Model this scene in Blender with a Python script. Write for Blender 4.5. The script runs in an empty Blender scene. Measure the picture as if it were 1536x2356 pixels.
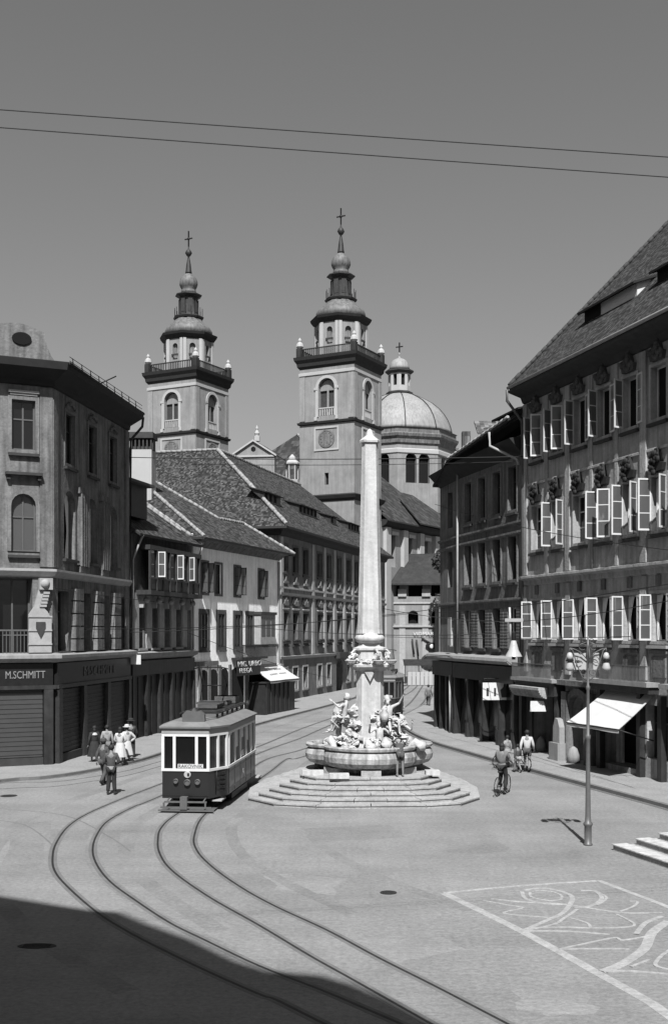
import bpy, math, random
from mathutils import Vector, Matrix, noise
random.seed(7)
R = math.radians
S = bpy.context.scene
COL = S.collection
# ---------------------------------------------------------------- camera, world, sun, exposure
CAM_H, HOR, F = 5.85, 1455.0, 2600.0          # eye height (m), horizon row and focal length in photo pixels
cd = bpy.data.cameras.new("camera"); cam = bpy.data.objects.new("camera", cd); COL.objects.link(cam)
cam.location = (0, 0, CAM_H); cam.rotation_euler = (R(90), 0, 0)
cd.sensor_fit = 'HORIZONTAL'; cd.sensor_width = 36; cd.lens = 36 * F / 1536
cd.shift_y = (HOR - 1178) / 1536; cd.clip_start = 0.1; cd.clip_end = 6000
S.camera = cam
SUN_EL, SUN_AZ = 51.5, 0.7                    # light travels away from the camera, a touch to the right
w = bpy.data.worlds.new("World"); S.world = w; w.use_nodes = True
nt = w.node_tree; nt.nodes.clear()
sky = nt.nodes.new('ShaderNodeTexSky'); sky.sky_type = 'NISHITA'; sky.sun_disc = False
sky.sun_elevation = R(SUN_EL); sky.sun_rotation = R(180 + SUN_AZ); sky.dust_density = 2.2; sky.air_density = 1.0
bw = nt.nodes.new('ShaderNodeRGBToBW'); bg = nt.nodes.new('ShaderNodeBackground'); bg.inputs[1].default_value = 0.0515
ow = nt.nodes.new('ShaderNodeOutputWorld')
nt.links.new(sky.outputs[0], bw.inputs[0]); nt.links.new(bw.outputs[0], bg.inputs[0]); nt.links.new(bg.outputs[0], ow.inputs[0])
sl = bpy.data.lights.new("sun", 'SUN'); sl.energy = 5.0; sl.angle = R(0.5); sl.color = (1, 1, 1)
sun = bpy.data.objects.new("sun", sl); COL.objects.link(sun)
sd = Vector((math.sin(R(SUN_AZ)) * math.cos(R(SUN_EL)), math.cos(R(SUN_AZ)) * math.cos(R(SUN_EL)), -math.sin(R(SUN_EL))))
sun.rotation_euler = sd.to_track_quat('-Z', 'Y').to_euler()
vs = S.view_settings; vs.view_transform = 'Standard'; vs.look = 'None'; vs.gamma = 1; vs.exposure = 0.98; vs.use_curve_mapping = False

# ---------------------------------------------------------------- measuring helpers (photo -> real place)
def G(px, py, z=0.0):
    Y = (CAM_H - z) * F / (py - HOR); return Vector(((px - 768) * Y / F, Y, z))
def ZY(py, Y): return CAM_H + (HOR - py) * Y / F
def PT(px, py, Y): return Vector(((px - 768) * Y / F, Y, ZY(py, Y)))

# ---------------------------------------------------------------- materials
M = {}
def N(nt, t, **kw):
    n = nt.nodes.new(t)
    for k, v in kw.items(): setattr(n, k, v)
    return n
def mat(name, base, rough=0.85, var=0.18, scale=1.5, bump=0.0, bscale=20, metal=0.0, streak=0.0, spec=0.3, speck=0.0):
    base *= 0.45
    m = bpy.data.materials.new(name); m.use_nodes = True; t = m.node_tree; b = t.nodes['Principled BSDF']
    b.inputs['Roughness'].default_value = rough; b.inputs['Metallic'].default_value = metal
    b.inputs['Specular IOR Level'].default_value = spec
    tc = N(t, 'ShaderNodeTexCoord')
    n1 = N(t, 'ShaderNodeTexNoise'); n1.inputs['Scale'].default_value = scale; n1.inputs['Detail'].default_value = 7; n1.inputs['Roughness'].default_value = 0.65
    t.links.new(tc.outputs['Object'], n1.inputs['Vector'])
    mr = N(t, 'ShaderNodeMapRange'); mr.inputs[1].default_value = 0.28; mr.inputs[2].default_value = 0.72
    mr.inputs[3].default_value = base * (1 - var); mr.inputs[4].default_value = base * (1 + var)
    t.links.new(n1.outputs[0], mr.inputs[0]); val = mr.outputs[0]
    if streak < 0:                     # worn ground: long faint bands and patches
        for sc_, am in (((.05, .35, 1), .10), ((.6, .09, 1), .07)):
            mp = N(t, 'ShaderNodeMapping'); mp.inputs['Scale'].default_value = sc_; mp.inputs['Rotation'].default_value = (0, 0, .5)
            n2 = N(t, 'ShaderNodeTexNoise'); n2.inputs['Scale'].default_value = 2.0; n2.inputs['Detail'].default_value = 8; n2.inputs['Roughness'].default_value = .7
            t.links.new(tc.outputs['Object'], mp.inputs[0]); t.links.new(mp.outputs[0], n2.inputs['Vector'])
            m2 = N(t, 'ShaderNodeMapRange'); m2.inputs[1].default_value = 0.3; m2.inputs[2].default_value = 0.7; m2.inputs[3].default_value = 1 - am; m2.inputs[4].default_value = 1 + am
            mu = N(t, 'ShaderNodeMath', operation='MULTIPLY'); t.links.new(n2.outputs[0], m2.inputs[0]); t.links.new(val, mu.inputs[0]); t.links.new(m2.outputs[0], mu.inputs[1]); val = mu.outputs[0]
    if streak > 0:
        mp = N(t, 'ShaderNodeMapping'); mp.inputs['Scale'].default_value = (3.5, 3.5, 0.22)
        n2 = N(t, 'ShaderNodeTexNoise'); n2.inputs['Scale'].default_value = 1.3; n2.inputs['Detail'].default_value = 5
        t.links.new(tc.outputs['Object'], mp.inputs[0]); t.links.new(mp.outputs[0], n2.inputs['Vector'])
        m2 = N(t, 'ShaderNodeMapRange'); m2.inputs[1].default_value = 0.3; m2.inputs[2].default_value = 0.6; m2.inputs[3].default_value = 1 - streak; m2.inputs[4].default_value = 1.05
        mu = N(t, 'ShaderNodeMath', operation='MULTIPLY'); t.links.new(n2.outputs[0], m2.inputs[0]); t.links.new(val, mu.inputs[0]); t.links.new(m2.outputs[0], mu.inputs[1]); val = mu.outputs[0]
    if speck:
        n3 = N(t, 'ShaderNodeTexNoise'); n3.inputs['Scale'].default_value = 9; n3.inputs['Detail'].default_value = 8; n3.inputs['Roughness'].default_value = .8
        t.links.new(tc.outputs['Object'], n3.inputs['Vector'])
        m3 = N(t, 'ShaderNodeMapRange'); m3.inputs[1].default_value = 0.3; m3.inputs[2].default_value = 0.7; m3.inputs[3].default_value = 1 - speck; m3.inputs[4].default_value = 1 + speck
        mu = N(t, 'ShaderNodeMath', operation='MULTIPLY'); t.links.new(n3.outputs[0], m3.inputs[0]); t.links.new(val, mu.inputs[0]); t.links.new(m3.outputs[0], mu.inputs[1]); val = mu.outputs[0]
    t.links.new(val, b.inputs['Base Color'])
    if bump:
        nb = N(t, 'ShaderNodeTexNoise'); nb.inputs['Scale'].default_value = bscale; nb.inputs['Detail'].default_value = 4
        bp = N(t, 'ShaderNodeBump'); bp.inputs['Strength'].default_value = bump; bp.inputs['Distance'].default_value = 0.03
        t.links.new(tc.outputs['Object'], nb.inputs['Vector']); t.links.new(nb.outputs[0], bp.inputs['Height']); t.links.new(bp.outputs[0], b.inputs['Normal'])
    M[name] = m; return m
def tiles(name, lo, hi, tw=0.22, th=0.30, bump=0.7):
    lo *= 0.45; hi *= 0.45
    m = bpy.data.materials.new(name); m.use_nodes = True; t = m.node_tree; b = t.nodes['Principled BSDF']; b.inputs['Roughness'].default_value = 0.9
    b.inputs['Specular IOR Level'].default_value = 0.15
    uv = N(t, 'ShaderNodeUVMap'); mp = N(t, 'ShaderNodeMapping'); mp.inputs['Scale'].default_value = (1 / tw, 1 / th, 1)
    fl = N(t, 'ShaderNodeVectorMath', operation='FLOOR'); wn = N(t, 'ShaderNodeTexWhiteNoise', noise_dimensions='3D')
    t.links.new(uv.outputs[0], mp.inputs[0]); t.links.new(mp.outputs[0], fl.inputs[0]); t.links.new(fl.outputs[0], wn.inputs['Vector'])
    ns = N(t, 'ShaderNodeTexNoise'); ns.inputs['Scale'].default_value = 2.3; ns.inputs['Detail'].default_value = 9; ns.inputs['Roughness'].default_value = .8
    t.links.new(uv.outputs[0], ns.inputs['Vector'])
    mx = N(t, 'ShaderNodeMath', operation='MULTIPLY_ADD'); mx.inputs[1].default_value = 0.62
    t.links.new(wn.outputs[0], mx.inputs[0]); 
    m2 = N(t, 'ShaderNodeMapRange'); m2.inputs[1].default_value = 0.3; m2.inputs[2].default_value = 0.7; m2.inputs[3].default_value = 0.08; m2.inputs[4].default_value = 0.34
    t.links.new(ns.outputs[0], m2.inputs[0]); t.links.new(m2.outputs[0], mx.inputs[2])
    pw = N(t, 'ShaderNodeMath', operation='POWER'); pw.inputs[1].default_value = 2.6; pw.use_clamp = True; t.links.new(mx.outputs[0], pw.inputs[0])
    mr = N(t, 'ShaderNodeMapRange'); mr.inputs[3].default_value = lo; mr.inputs[4].default_value = hi; t.links.new(pw.outputs[0], mr.inputs[0]); t.links.new(mr.outputs[0], b.inputs['Base Color'])
    sp = N(t, 'ShaderNodeSeparateXYZ'); t.links.new(mp.outputs[0], sp.inputs[0])
    fr = N(t, 'ShaderNodeMath', operation='FRACT'); t.links.new(sp.outputs[1], fr.inputs[0])
    sn = N(t, 'ShaderNodeMath', operation='MULTIPLY'); sn.inputs[1].default_value = 6.283; t.links.new(sp.outputs[0], sn.inputs[0])
    s2 = N(t, 'ShaderNodeMath', operation='SINE'); t.links.new(sn.outputs[0], s2.inputs[0])
    ad = N(t, 'ShaderNodeMath', operation='MULTIPLY_ADD'); ad.inputs[1].default_value = -1.0; t.links.new(fr.outputs[0], ad.inputs[0])
    a2 = N(t, 'ShaderNodeMath', operation='MULTIPLY_ADD'); a2.inputs[1].default_value = .35; t.links.new(s2.outputs[0], a2.inputs[0]); t.links.new(wn.outputs[0], a2.inputs[2]); t.links.new(a2.outputs[0], ad.inputs[2])
    bp = N(t, 'ShaderNodeBump'); bp.inputs['Strength'].default_value = bump; bp.inputs['Distance'].default_value = 0.05
    t.links.new(ad.outputs[0], bp.inputs['Height']); t.links.new(bp.outputs[0], b.inputs['Normal'])
    M[name] = m; return m
def glass(name, v, rough=0.08, alpha=1.0):
    m = bpy.data.materials.new(name); m.use_nodes = True; t = m.node_tree; b = t.nodes['Principled BSDF']
    b.inputs['Base Color'].default_value = (v, v, v, 1); b.inputs['Roughness'].default_value = rough; b.inputs['Alpha'].default_value = alpha
    tc = N(t, 'ShaderNodeTexCoord'); nb = N(t, 'ShaderNodeTexNoise'); nb.inputs['Scale'].default_value = 1.2
    bp = N(t, 'ShaderNodeBump'); bp.inputs['Strength'].default_value = 0.12; bp.inputs['Distance'].default_value = 0.05
    t.links.new(tc.outputs['Object'], nb.inputs['Vector']); t.links.new(nb.outputs[0], bp.inputs['Height']); t.links.new(bp.outputs[0], b.inputs['Normal'])
    M[name] = m; return m
mat('asphalt', 0.322, 0.9, 0.20, 0.22, 0.8, 9, speck=0.34, streak=-1)
mat('asphalt_worn', 0.298, 0.9, 0.22, 0.35, 0.8, 9, speck=0.34, streak=-1)
mat('asphalt_patch', 0.348, 0.9, 0.18, 0.5, 0.8, 9, speck=0.3, streak=-1)
mat('asphalt_dark', 0.16, 0.9, 0.2, 0.8, 0.2, 20)
mat('pavement', 0.38, 0.9, 0.14, 0.9, 0.5, 10, speck=0.3)
mat('kerb', 0.22, 0.9, 0.2, 2)
mat('plaster_light', 0.27, 0.9, 0.32, 1.6, 0.7, 9, streak=0.5, speck=.25)
mat('plaster_white', 1.82, 0.9, 0.14, 0.8, 0.4, 8, streak=0.12, speck=.12)
mat('plaster_grey', 0.56, 0.9, 0.2, 1.0, 0.5, 9, streak=0.35, speck=.2)
mat('plaster_mid', 0.25, 0.9, 0.3, 1.1, 0.6, 9, streak=0.5, speck=.25)
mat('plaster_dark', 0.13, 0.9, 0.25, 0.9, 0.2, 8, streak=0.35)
mat('church_wall', 0.37, 0.9, 0.2, 0.5, 0.4, 6, streak=0.14, speck=.12)
mat('church_trim', 0.60, 0.85, 0.08, 0.8)
mat('trim_light', 0.52, 0.85, 0.18, 2.5, 0.2, 12)
mat('trim_dark', 0.06, 0.8, 0.3, 3)
mat('stone', 0.40, 0.85, 0.16, 1.6, 0.3, 12, streak=0.15)
mat('marble', 0.74, 0.7, 0.16, 2.2, 0.4, 9, streak=0.26, speck=.1)
mat('marble_old', 0.60, 0.75, 0.3, 2.2, 0.5, 9, streak=0.65, speck=.2)
mat('step_stone', 0.50, 0.8, 0.24, 1.5, 0.5, 10, speck=0.3)
mat('white_paint', .95, 0.5, 0.08, 4)
mat('grey_paint', 0.16, 0.5, 0.15, 4)
mat('lamp_paint', 0.19, 0.45, 0.15, 6, metal=0.2)
mat('black_paint', 0.018, 0.45, 0.3, 4)
mat('black_wood', 0.028, 0.55, 0.45, 3, 0.2, 20)
mat('shop_wood', 0.05, 0.5, 0.4, 2.5, 0.2, 20, streak=0.4)
mat('door_wood', 0.06, 0.6, 0.3, 3, streak=0.3)
mat('shutter', 0.085, 0.6, 0.12, 1.5)
mat('iron', 0.03, 0.5, 0.3, 6, metal=0.5)
mat('rail_steel', 0.035, 0.6, 0.4, 6)
mat('wire', 0.02, 0.6, 0.1, 1)
mat('interior_shade', 0.008, 1.0, 0.2, 1)  # near-black sheet closing openings; shade of unlit rooms put into the colour
mat('canvas', 0.85, 0.9, 0.05, 2, 0.1, 14)
mat('curtain', 1.1, 0.9, 0.12, 5)
mat('copper', 0.22, 0.6, 0.35, 1.3, 0.2, 4, streak=0.45)
mat('copper_dark', 0.045, 0.6, 0.4, 1.3, streak=0.3)
mat('dome_metal', 0.42, 0.65, 0.16, 0.5, 0.1, 3, streak=0.3)
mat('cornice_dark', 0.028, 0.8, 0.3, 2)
mat('tram_dark', 0.028, 0.35, 0.12, 3, spec=0.5)
mat('tram_side', 0.42, 0.6, 0.15, 3)
mat('tram_roof', 0.27, 0.7, 0.2, 3)
mat('enamel', .62, 0.3, 0.1, 3)
mat('skin', 0.30, 0.6, 0.1, 5)
mat('hair', 0.025, 0.7, 0.3, 10)
mat('cloth_dark', 0.04, 0.9, 0.3, 8)
mat('cloth_mid', 0.10, 0.9, 0.3, 8)
mat('cloth_grey', 0.22, 0.9, 0.2, 8)
mat('cloth_pale', 0.42, 0.9, 0.2, 8)
mat('cloth_white', .75, 0.9, 0.08, 8)
mat('chalk', 0.50, 0.95, 0.22, 2.2, speck=0.35)
mat('lead_ridge', 0.40, 0.8, 0.35, 2.5)
mat('foliage', 0.045, 0.8, 0.5, 3)
mat('water', 0.03, 0.1, 0.1, 2, 0.3, 5)
tiles('tiles', 0.02, 0.25, 0.17, 0.19); tiles('tiles_dark', 0.02, 0.18, .2, .24); tiles('tiles_mid', 0.05, 0.45, 0.3, 0.4); tiles('tiles_near', 0.022, 0.17, 0.16, 0.13)
tiles('tiles_far', 0.04, 0.17, 0.5, 0.6, 0.4)
glass('glass', 0.006, 0.15); glass('glass_grey', 0.065, 0.3, 0.85)

# ---------------------------------------------------------------- mesh builder
class MB:
    def __init__(s): s.v = []; s.f = []; s.u = {}; s.mi = []; s.cur = 0; s.sm = set()
    def face(s, pts, uv=None):
        i = len(s.v); s.v += [tuple(p) for p in pts]; s.f.append(list(range(i, i + len(pts)))); s.mi.append(s.cur)
        if uv: s.u[len(s.f) - 1] = uv
    def box(s, x0, x1, y0, y1, z0, z1):
        p = [(x0, y0, z0), (x1, y0, z0), (x1, y1, z0), (x0, y1, z0), (x0, y0, z1), (x1, y0, z1), (x1, y1, z1), (x0, y1, z1)]
        i = len(s.v); s.v += p
        for q in ((3, 2, 1, 0), (4, 5, 6, 7), (0, 1, 5, 4), (1, 2, 6, 5), (2, 3, 7, 6), (3, 0, 4, 7)): s.f.append([i + k for k in q]); s.mi.append(s.cur)
    def prism(s, poly, z0, z1):          # poly CCW (x,y)
        n = len(poly); i = len(s.v)
        s.v += [(p[0], p[1], z0) for p in poly] + [(p[0], p[1], z1) for p in poly]
        s.f.append([i + k for k in range(n)][::-1]); s.f.append([i + n + k for k in range(n)]); s.mi += [s.cur] * 2
        for k in range(n): s.f.append([i + k, i + (k + 1) % n, i + n + (k + 1) % n, i + n + k]); s.mi.append(s.cur)
    def prism_y(s, poly, y0, y1):        # poly in (x,z), CCW seen from -y
        n = len(poly); i = len(s.v)
        s.v += [(p[0], y0, p[1]) for p in poly] + [(p[0], y1, p[1]) for p in poly]
        s.f.append([i + k for k in range(n)]); s.f.append([i + n + k for k in range(n)][::-1]); s.mi += [s.cur] * 2
        for k in range(n): s.f.append([i + (k + 1) % n, i + k, i + n + k, i + n + (k + 1) % n]); s.mi.append(s.cur)
    def lathe(s, prof, c=(0, 0), n=12, rot=0.0, cap=True, sx=1, sy=1, smooth=False):     # prof [(r,z)] bottom to top
        i = len(s.v)
        for r, z in prof:
            for k in range(n):
                a = rot + 2 * math.pi * k / n; s.v.append((c[0] + sx * r * math.cos(a), c[1] + sy * r * math.sin(a), z))
        for j in range(len(prof) - 1):
            for k in range(n):
                s.f.append([i + j * n + k, i + j * n + (k + 1) % n, i + (j + 1) * n + (k + 1) % n, i + (j + 1) * n + k]); s.mi.append(s.cur)
                if smooth: s.sm.add(len(s.f) - 1)
        if cap:
            s.f.append([i + k for k in range(n)][::-1]); s.mi.append(s.cur)
            s.f.append([i + (len(prof) - 1) * n + k for k in range(n)]); s.mi.append(s.cur)
    def tube(s, pts, r, n=6, r1=None):
        pts = [Vector(p) for p in pts]; i = len(s.v); m = len(pts)
        for j, p in enumerate(pts):
            d = (pts[min(j + 1, m - 1)] - pts[max(j - 1, 0)]).normalized()
            a = d.cross(Vector((0, 0, 1))); 
            if a.length < 1e-3: a = Vector((1, 0, 0))
            a.normalize(); b = d.cross(a); rr = r if r1 is None else r + (r1 - r) * j / (m - 1)
            for k in range(n):
                t = 2 * math.pi * k / n; s.v.append(tuple(p + a * rr * math.cos(t) + b * rr * math.sin(t)))
        for j in range(m - 1):
            for k in range(n): s.f.append([i + j * n + k, i + j * n + (k + 1) % n, i + (j + 1) * n + (k + 1) % n, i + (j + 1) * n + k]); s.mi.append(s.cur); s.sm.add(len(s.f) - 1)
        s.f.append([i + k for k in range(n)][::-1]); s.f.append([i + (m - 1) * n + k for k in range(n)]); s.mi += [s.cur] * 2
    def ball(s, c, r, n=10, sz=(1, 1, 1), bump=0.0, seed=0):
        i = len(s.v); rings = max(4, n // 2 + 1)
        for j in range(1, rings):
            ph = math.pi * j / rings
            for k in range(n):
                a = 2 * math.pi * k / n; d = Vector((math.sin(ph) * math.cos(a), math.sin(ph) * math.sin(a), math.cos(ph)))
                rr = r * (1 + (bump * noise.noise(d * 2.1 + Vector((seed, seed * .7, 0))) * 2 if bump else 0))
                s.v.append((c[0] + d.x * rr * sz[0], c[1] + d.y * rr * sz[1], c[2] + d.z * rr * sz[2]))
        t = len(s.v); s.v.append((c[0], c[1], c[2] + r * sz[2])); s.v.append((c[0], c[1], c[2] - r * sz[2]))
        for j in range(rings - 2):
            for k in range(n): s.f.append([i + j * n + k, i + (j + 1) * n + k, i + (j + 1) * n + (k + 1) % n, i + j * n + (k + 1) % n]); s.mi.append(s.cur); s.sm.add(len(s.f) - 1)
        for k in range(n):
            s.f.append([t, i + k, i + (k + 1) % n]); s.f.append([t + 1, i + (rings - 2) * n + (k + 1) % n, i + (rings - 2) * n + k]); s.mi += [s.cur] * 2
            s.sm.add(len(s.f) - 1); s.sm.add(len(s.f) - 2)
    def mesh(s, name, mats):
        me = bpy.data.meshes.new(name); me.from_pydata(s.v, [], s.f)
        for m_ in (mats if isinstance(mats, (list, tuple)) else [mats]): me.materials.append(M[m_] if isinstance(m_, str) else m_)
        for k, p in enumerate(me.polygons):
            p.material_index = s.mi[k]
            if k in s.sm: p.use_smooth = True
        if s.u:
            ul = me.uv_layers.new(name='UVMap')
            for k, p in enumerate(me.polygons):
                if k in s.u:
                    for q, li in enumerate(p.loop_indices): ul.data[li].uv = s.u[k][q]
        me.validate(); me.update(); return me

WM = {}
def put(name, me, parent=None, mw=None):
    """Link a mesh (or an Empty when me is None) with world matrix mw under parent."""
    o = bpy.data.objects.new(name, me); COL.objects.link(o)
    mw = mw if mw is not None else Matrix.Identity(4); WM[o.name] = mw
    if parent is not None:
        o.parent = parent; o.matrix_basis = WM[parent.name].inverted() @ mw
    else: o.matrix_basis = mw
    return o
def T(x=0, y=0, z=0, rz=0): return Matrix.Translation((x, y, z)) @ Matrix.Rotation(rz, 4, 'Z')
def tag(o, label=None, cat=None, group=None, kind=None):
    if label: o['label'] = label
    if cat: o['category'] = cat
    if group: o['group'] = group
    if kind: o['kind'] = kind
    return o
def empty(name, mw, label, cat, group=None): return tag(put(name, None, None, mw), label, cat, group)
def copy_tree(o, parent, mw, label=None):
    c = o.copy(); COL.objects.link(c)
    if parent is None:
        c.parent = None; c.matrix_basis = mw; WM[c.name] = mw
        if label: c['label'] = label
    else: c.parent = parent; WM[c.name] = WM[parent.name] @ c.matrix_basis
    for ch in [x for x in bpy.data.objects if x.parent == o]: copy_tree(ch, c, None)
    return c
def text_mesh(txt, size, depth=0.02, m='white_paint', align='CENTER', sx=1.0):
    cu = bpy.data.curves.new('lettering', 'FONT'); cu.body = txt; cu.size = size; cu.extrude = depth; cu.align_x = align; cu.align_y = 'CENTER'; cu.resolution_u = 3
    o = bpy.data.objects.new('tmp', cu); COL.objects.link(o)
    me = bpy.data.meshes.new_from_object(o.evaluated_get(bpy.context.evaluated_depsgraph_get())); bpy.data.objects.remove(o)
    me.transform(Matrix.Rotation(R(90), 4, 'X') @ Matrix.Scale(sx, 4, (1, 0, 0))); me.materials.clear(); me.materials.append(M[m]); return me
def smooth_path(pts, n=6):
    P = [Vector(p) for p in pts]; out = []
    for i in range(len(P) - 1):
        a = P[max(i - 1, 0)]; b = P[i]; c = P[i + 1]; d = P[min(i + 2, len(P) - 1)]
        for k in range(n):
            t = k / n; out.append(0.5 * ((2 * b) + (c - a) * t + (2 * a - 5 * b + 4 * c - d) * t * t + (3 * b - a - 3 * c + d) * t ** 3))
    out.append(P[-1]); return out
def ribbon(mb, pts, wd, z0, z1):
    m = len(pts); L = []; 
    for j in range(m):
        d = (pts[min(j + 1, m - 1)] - pts[max(j - 1, 0)]); d = Vector((d.x, d.y)).normalized(); n_ = Vector((d.y, -d.x)) * wd / 2
        L.append(((pts[j].x + n_.x, pts[j].y + n_.y), (pts[j].x - n_.x, pts[j].y - n_.y)))
    for j in range(m - 1):
        a, b = L[j]; c, d = L[j + 1]
        mb.face([(a[0], a[1], z1), (c[0], c[1], z1), (d[0], d[1], z1), (b[0], b[1], z1)])
        mb.face([(a[0], a[1], z0), (c[0], c[1], z0), (c[0], c[1], z1), (a[0], a[1], z1)][::-1]); mb.face([(b[0], b[1], z0), (d[0], d[1], z0), (d[0], d[1], z1), (b[0], b[1], z1)])
def sweep(mb, path, prof, closed=False):
    """prof [(out,z)] bottom to top; path (x,y) with outside on the right hand."""
    n = len(path); P = [Vector((p[0], p[1])) for p in path]; rings = []
    for i in range(n):
        a = P[i] - P[i - 1] if (i > 0 or closed) else None; b = P[(i + 1) % n] - P[i] if (i < n - 1 or closed) else None
        na = Vector((a.y, -a.x)).normalized() if a is not None else None; nb = Vector((b.y, -b.x)).normalized() if b is not None else None
        if na is None: mt = nb
        elif nb is None: mt = na
        else:
            mt = (na + nb); mt = mt / max(mt.length_squared / 2, 0.3) if mt.length > 1e-4 else na
        rings.append([(P[i].x + mt.x * o, P[i].y + mt.y * o, z) for o, z in prof])
    k = len(prof)
    for i in range(n if closed else n - 1):
        A, B = rings[i], rings[(i + 1) % n]
        for j in range(k - 1): mb.face([A[j], B[j], B[j + 1], A[j + 1]])
        mb.face([A[k - 1], B[k - 1], B[0], A[0]])
    if not closed: mb.face(rings[0]); mb.face(rings[-1][::-1])
# ---------------------------------------------------------------- building kit
def wall_edge(mb, A, B, z0, z1, ops, depth=0.25):
    A = Vector((A[0], A[1])); B = Vector((B[0], B[1])); d = (B - A); L = d.length; d.normalize(); inn = Vector((-d.y, d.x))
    W3 = lambda u, z, y=0.0: (A.x + d.x * u + inn.x * y, A.y + d.y * u + inn.y * y, z)
    us = {0.0, L}; zs = {z0, z1}; rects = []
    for o in ops:
        u0, u1 = o['u'] - o['w'] / 2, o['u'] + o['w'] / 2; u0 = max(u0, 0.02); u1 = min(u1, L - 0.02)
        rects.append((u0, u1, o['z'], min(o['z'] + o['h'], z1 - .01), o)); us |= {u0, u1}; zs |= {o['z'], rects[-1][3]}
    us = sorted(us); zs = sorted(z for z in zs if z0 <= z <= z1)
    for i in range(len(us) - 1):
        for j in range(len(zs) - 1):
            uc, zc = (us[i] + us[i + 1]) / 2, (zs[j] + zs[j + 1]) / 2
            if any(r[0] < uc < r[1] and r[2] < zc < r[3] for r in rects): continue
            mb.face([W3(us[i], zs[j]), W3(us[i + 1], zs[j]), W3(us[i + 1], zs[j + 1]), W3(us[i], zs[j + 1])])
    for u0, u1, a, b, o in rects:
        dp = o.get('depth', depth); arch = o.get('arch')
        if not arch: prof = [(u0, b), (u1, b)]
        else:
            r = (u1 - u0) / 2; rz = r * (arch if arch is not True else 1.0); c = (u0 + u1) / 2; n = 8
            prof = [(c - r * math.cos(math.pi * k / n), b - rz + rz * math.sin(math.pi * k / n)) for k in range(n + 1)]
            for k in range(n):
                p, q = prof[k], prof[k + 1]
                if k < n // 2: mb.face([W3(*p), W3(*q), W3(q[0], b), W3(p[0], b)] if k == n // 2 - 1 else [W3(*p), W3(*q), W3(q[0], b), W3(p[0], b)])
                else: mb.face([W3(*p), W3(*q), W3(q[0], b), W3(p[0], b)])
        loop = [(u0, a)] + prof + [(u1, a)]
        for k in range(len(loop)):
            p, q = loop[k], loop[(k + 1) % len(loop)]
            mb.face([W3(p[0], p[1]), W3(p[0], p[1], dp), W3(q[0], q[1], dp), W3(q[0], q[1])])
    return
CACHE = {}
def cached(key, fn):
    if key not in CACHE: CACHE[key] = fn()
    return CACHE[key]
def outline(w_, h, arch, n=8):
    if not arch: return [(-w_ / 2, 0), (w_ / 2, 0), (w_ / 2, h), (-w_ / 2, h)]
    r = w_ / 2; rz = r * (arch if arch is not True else 1)
    return [(-r, 0), (r, 0)] + [(r * math.cos(math.pi * k / n), h - rz + rz * math.sin(math.pi * k / n)) for k in range(n + 1)]
def frame_mesh(w_, h, arch, m, bars, t=0.07):
    mb = MB(); op = outline(w_, h, arch); ip = outline(w_ - 2 * t, h - 2 * t, arch); ip = [(x, z + t) for x, z in ip]; n = len(op)
    for k in range(n):
        a, b, c, d = op[k], op[(k + 1) % n], ip[(k + 1) % n], ip[k]
        mb.face([(a[0], 0, a[1]), (b[0], 0, b[1]), (c[0], 0, c[1]), (d[0], 0, d[1])]); mb.face([(d[0], 0, d[1]), (c[0], 0, c[1]), (c[0], .06, c[1]), (d[0], .06, d[1])])
    if bars:
        mb.box(-t / 2, t / 2, 0.004, .05, t, h - t * 1.2 if not arch else h - t)
        for f in bars: mb.box(-w_ / 2 + t, -t / 2 - .001, 0.006, .045, h * f - t * .4, h * f + t * .4); mb.box(t / 2 + .001, w_ / 2 - t, 0.006, .045, h * f - t * .4, h * f + t * .4)
    return mb.mesh('window', m)
def pane_mesh(w_, h, arch, m):
    mb = MB(); mb.face([(x, 0.05, z) for x, z in outline(w_, h, arch)]); return mb.mesh('pane', m)
def leaf_mesh(w_, h, m, rows=3, t=0.06):
    mb = MB()
    mb.box(0, t, -.02, .02, 0, h); mb.box(w_ - t, w_, -.02, .02, 0, h); mb.box(t, w_ - t, -.02, .02, 0, t * 1.2); mb.box(t, w_ - t, -.02, .02, h - t, h)
    for k in range(1, rows): mb.box(t, w_ - t, -.014, .014, h * k / rows - .018, h * k / rows + .018)
    mb.cur = 1; mb.face([(t, 0, t), (w_ - t, 0, t), (w_ - t, 0, h - t), (t, 0, h - t)]); return mb.mesh('casement', [m, 'glass_grey'])
def curtain_mesh(w_, h, side):
    mb = MB(); n = 10; m = 6
    for i in range(m):
        for j in range(n):
            def q(i, j):
                tz = j / n; ww = w_ * (0.28 + 0.72 * abs(tz - .42) ** 1.2 * 1.3); x = i / m * ww
                return (side * (-w_ / 2 + x), 0.03 * math.sin(i * 2.6), h * tz)
            mb.face([q(i, j), q(i + 1, j), q(i + 1, j + 1), q(i, j + 1)])
    return mb.mesh('curtain', 'curtain')
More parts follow.
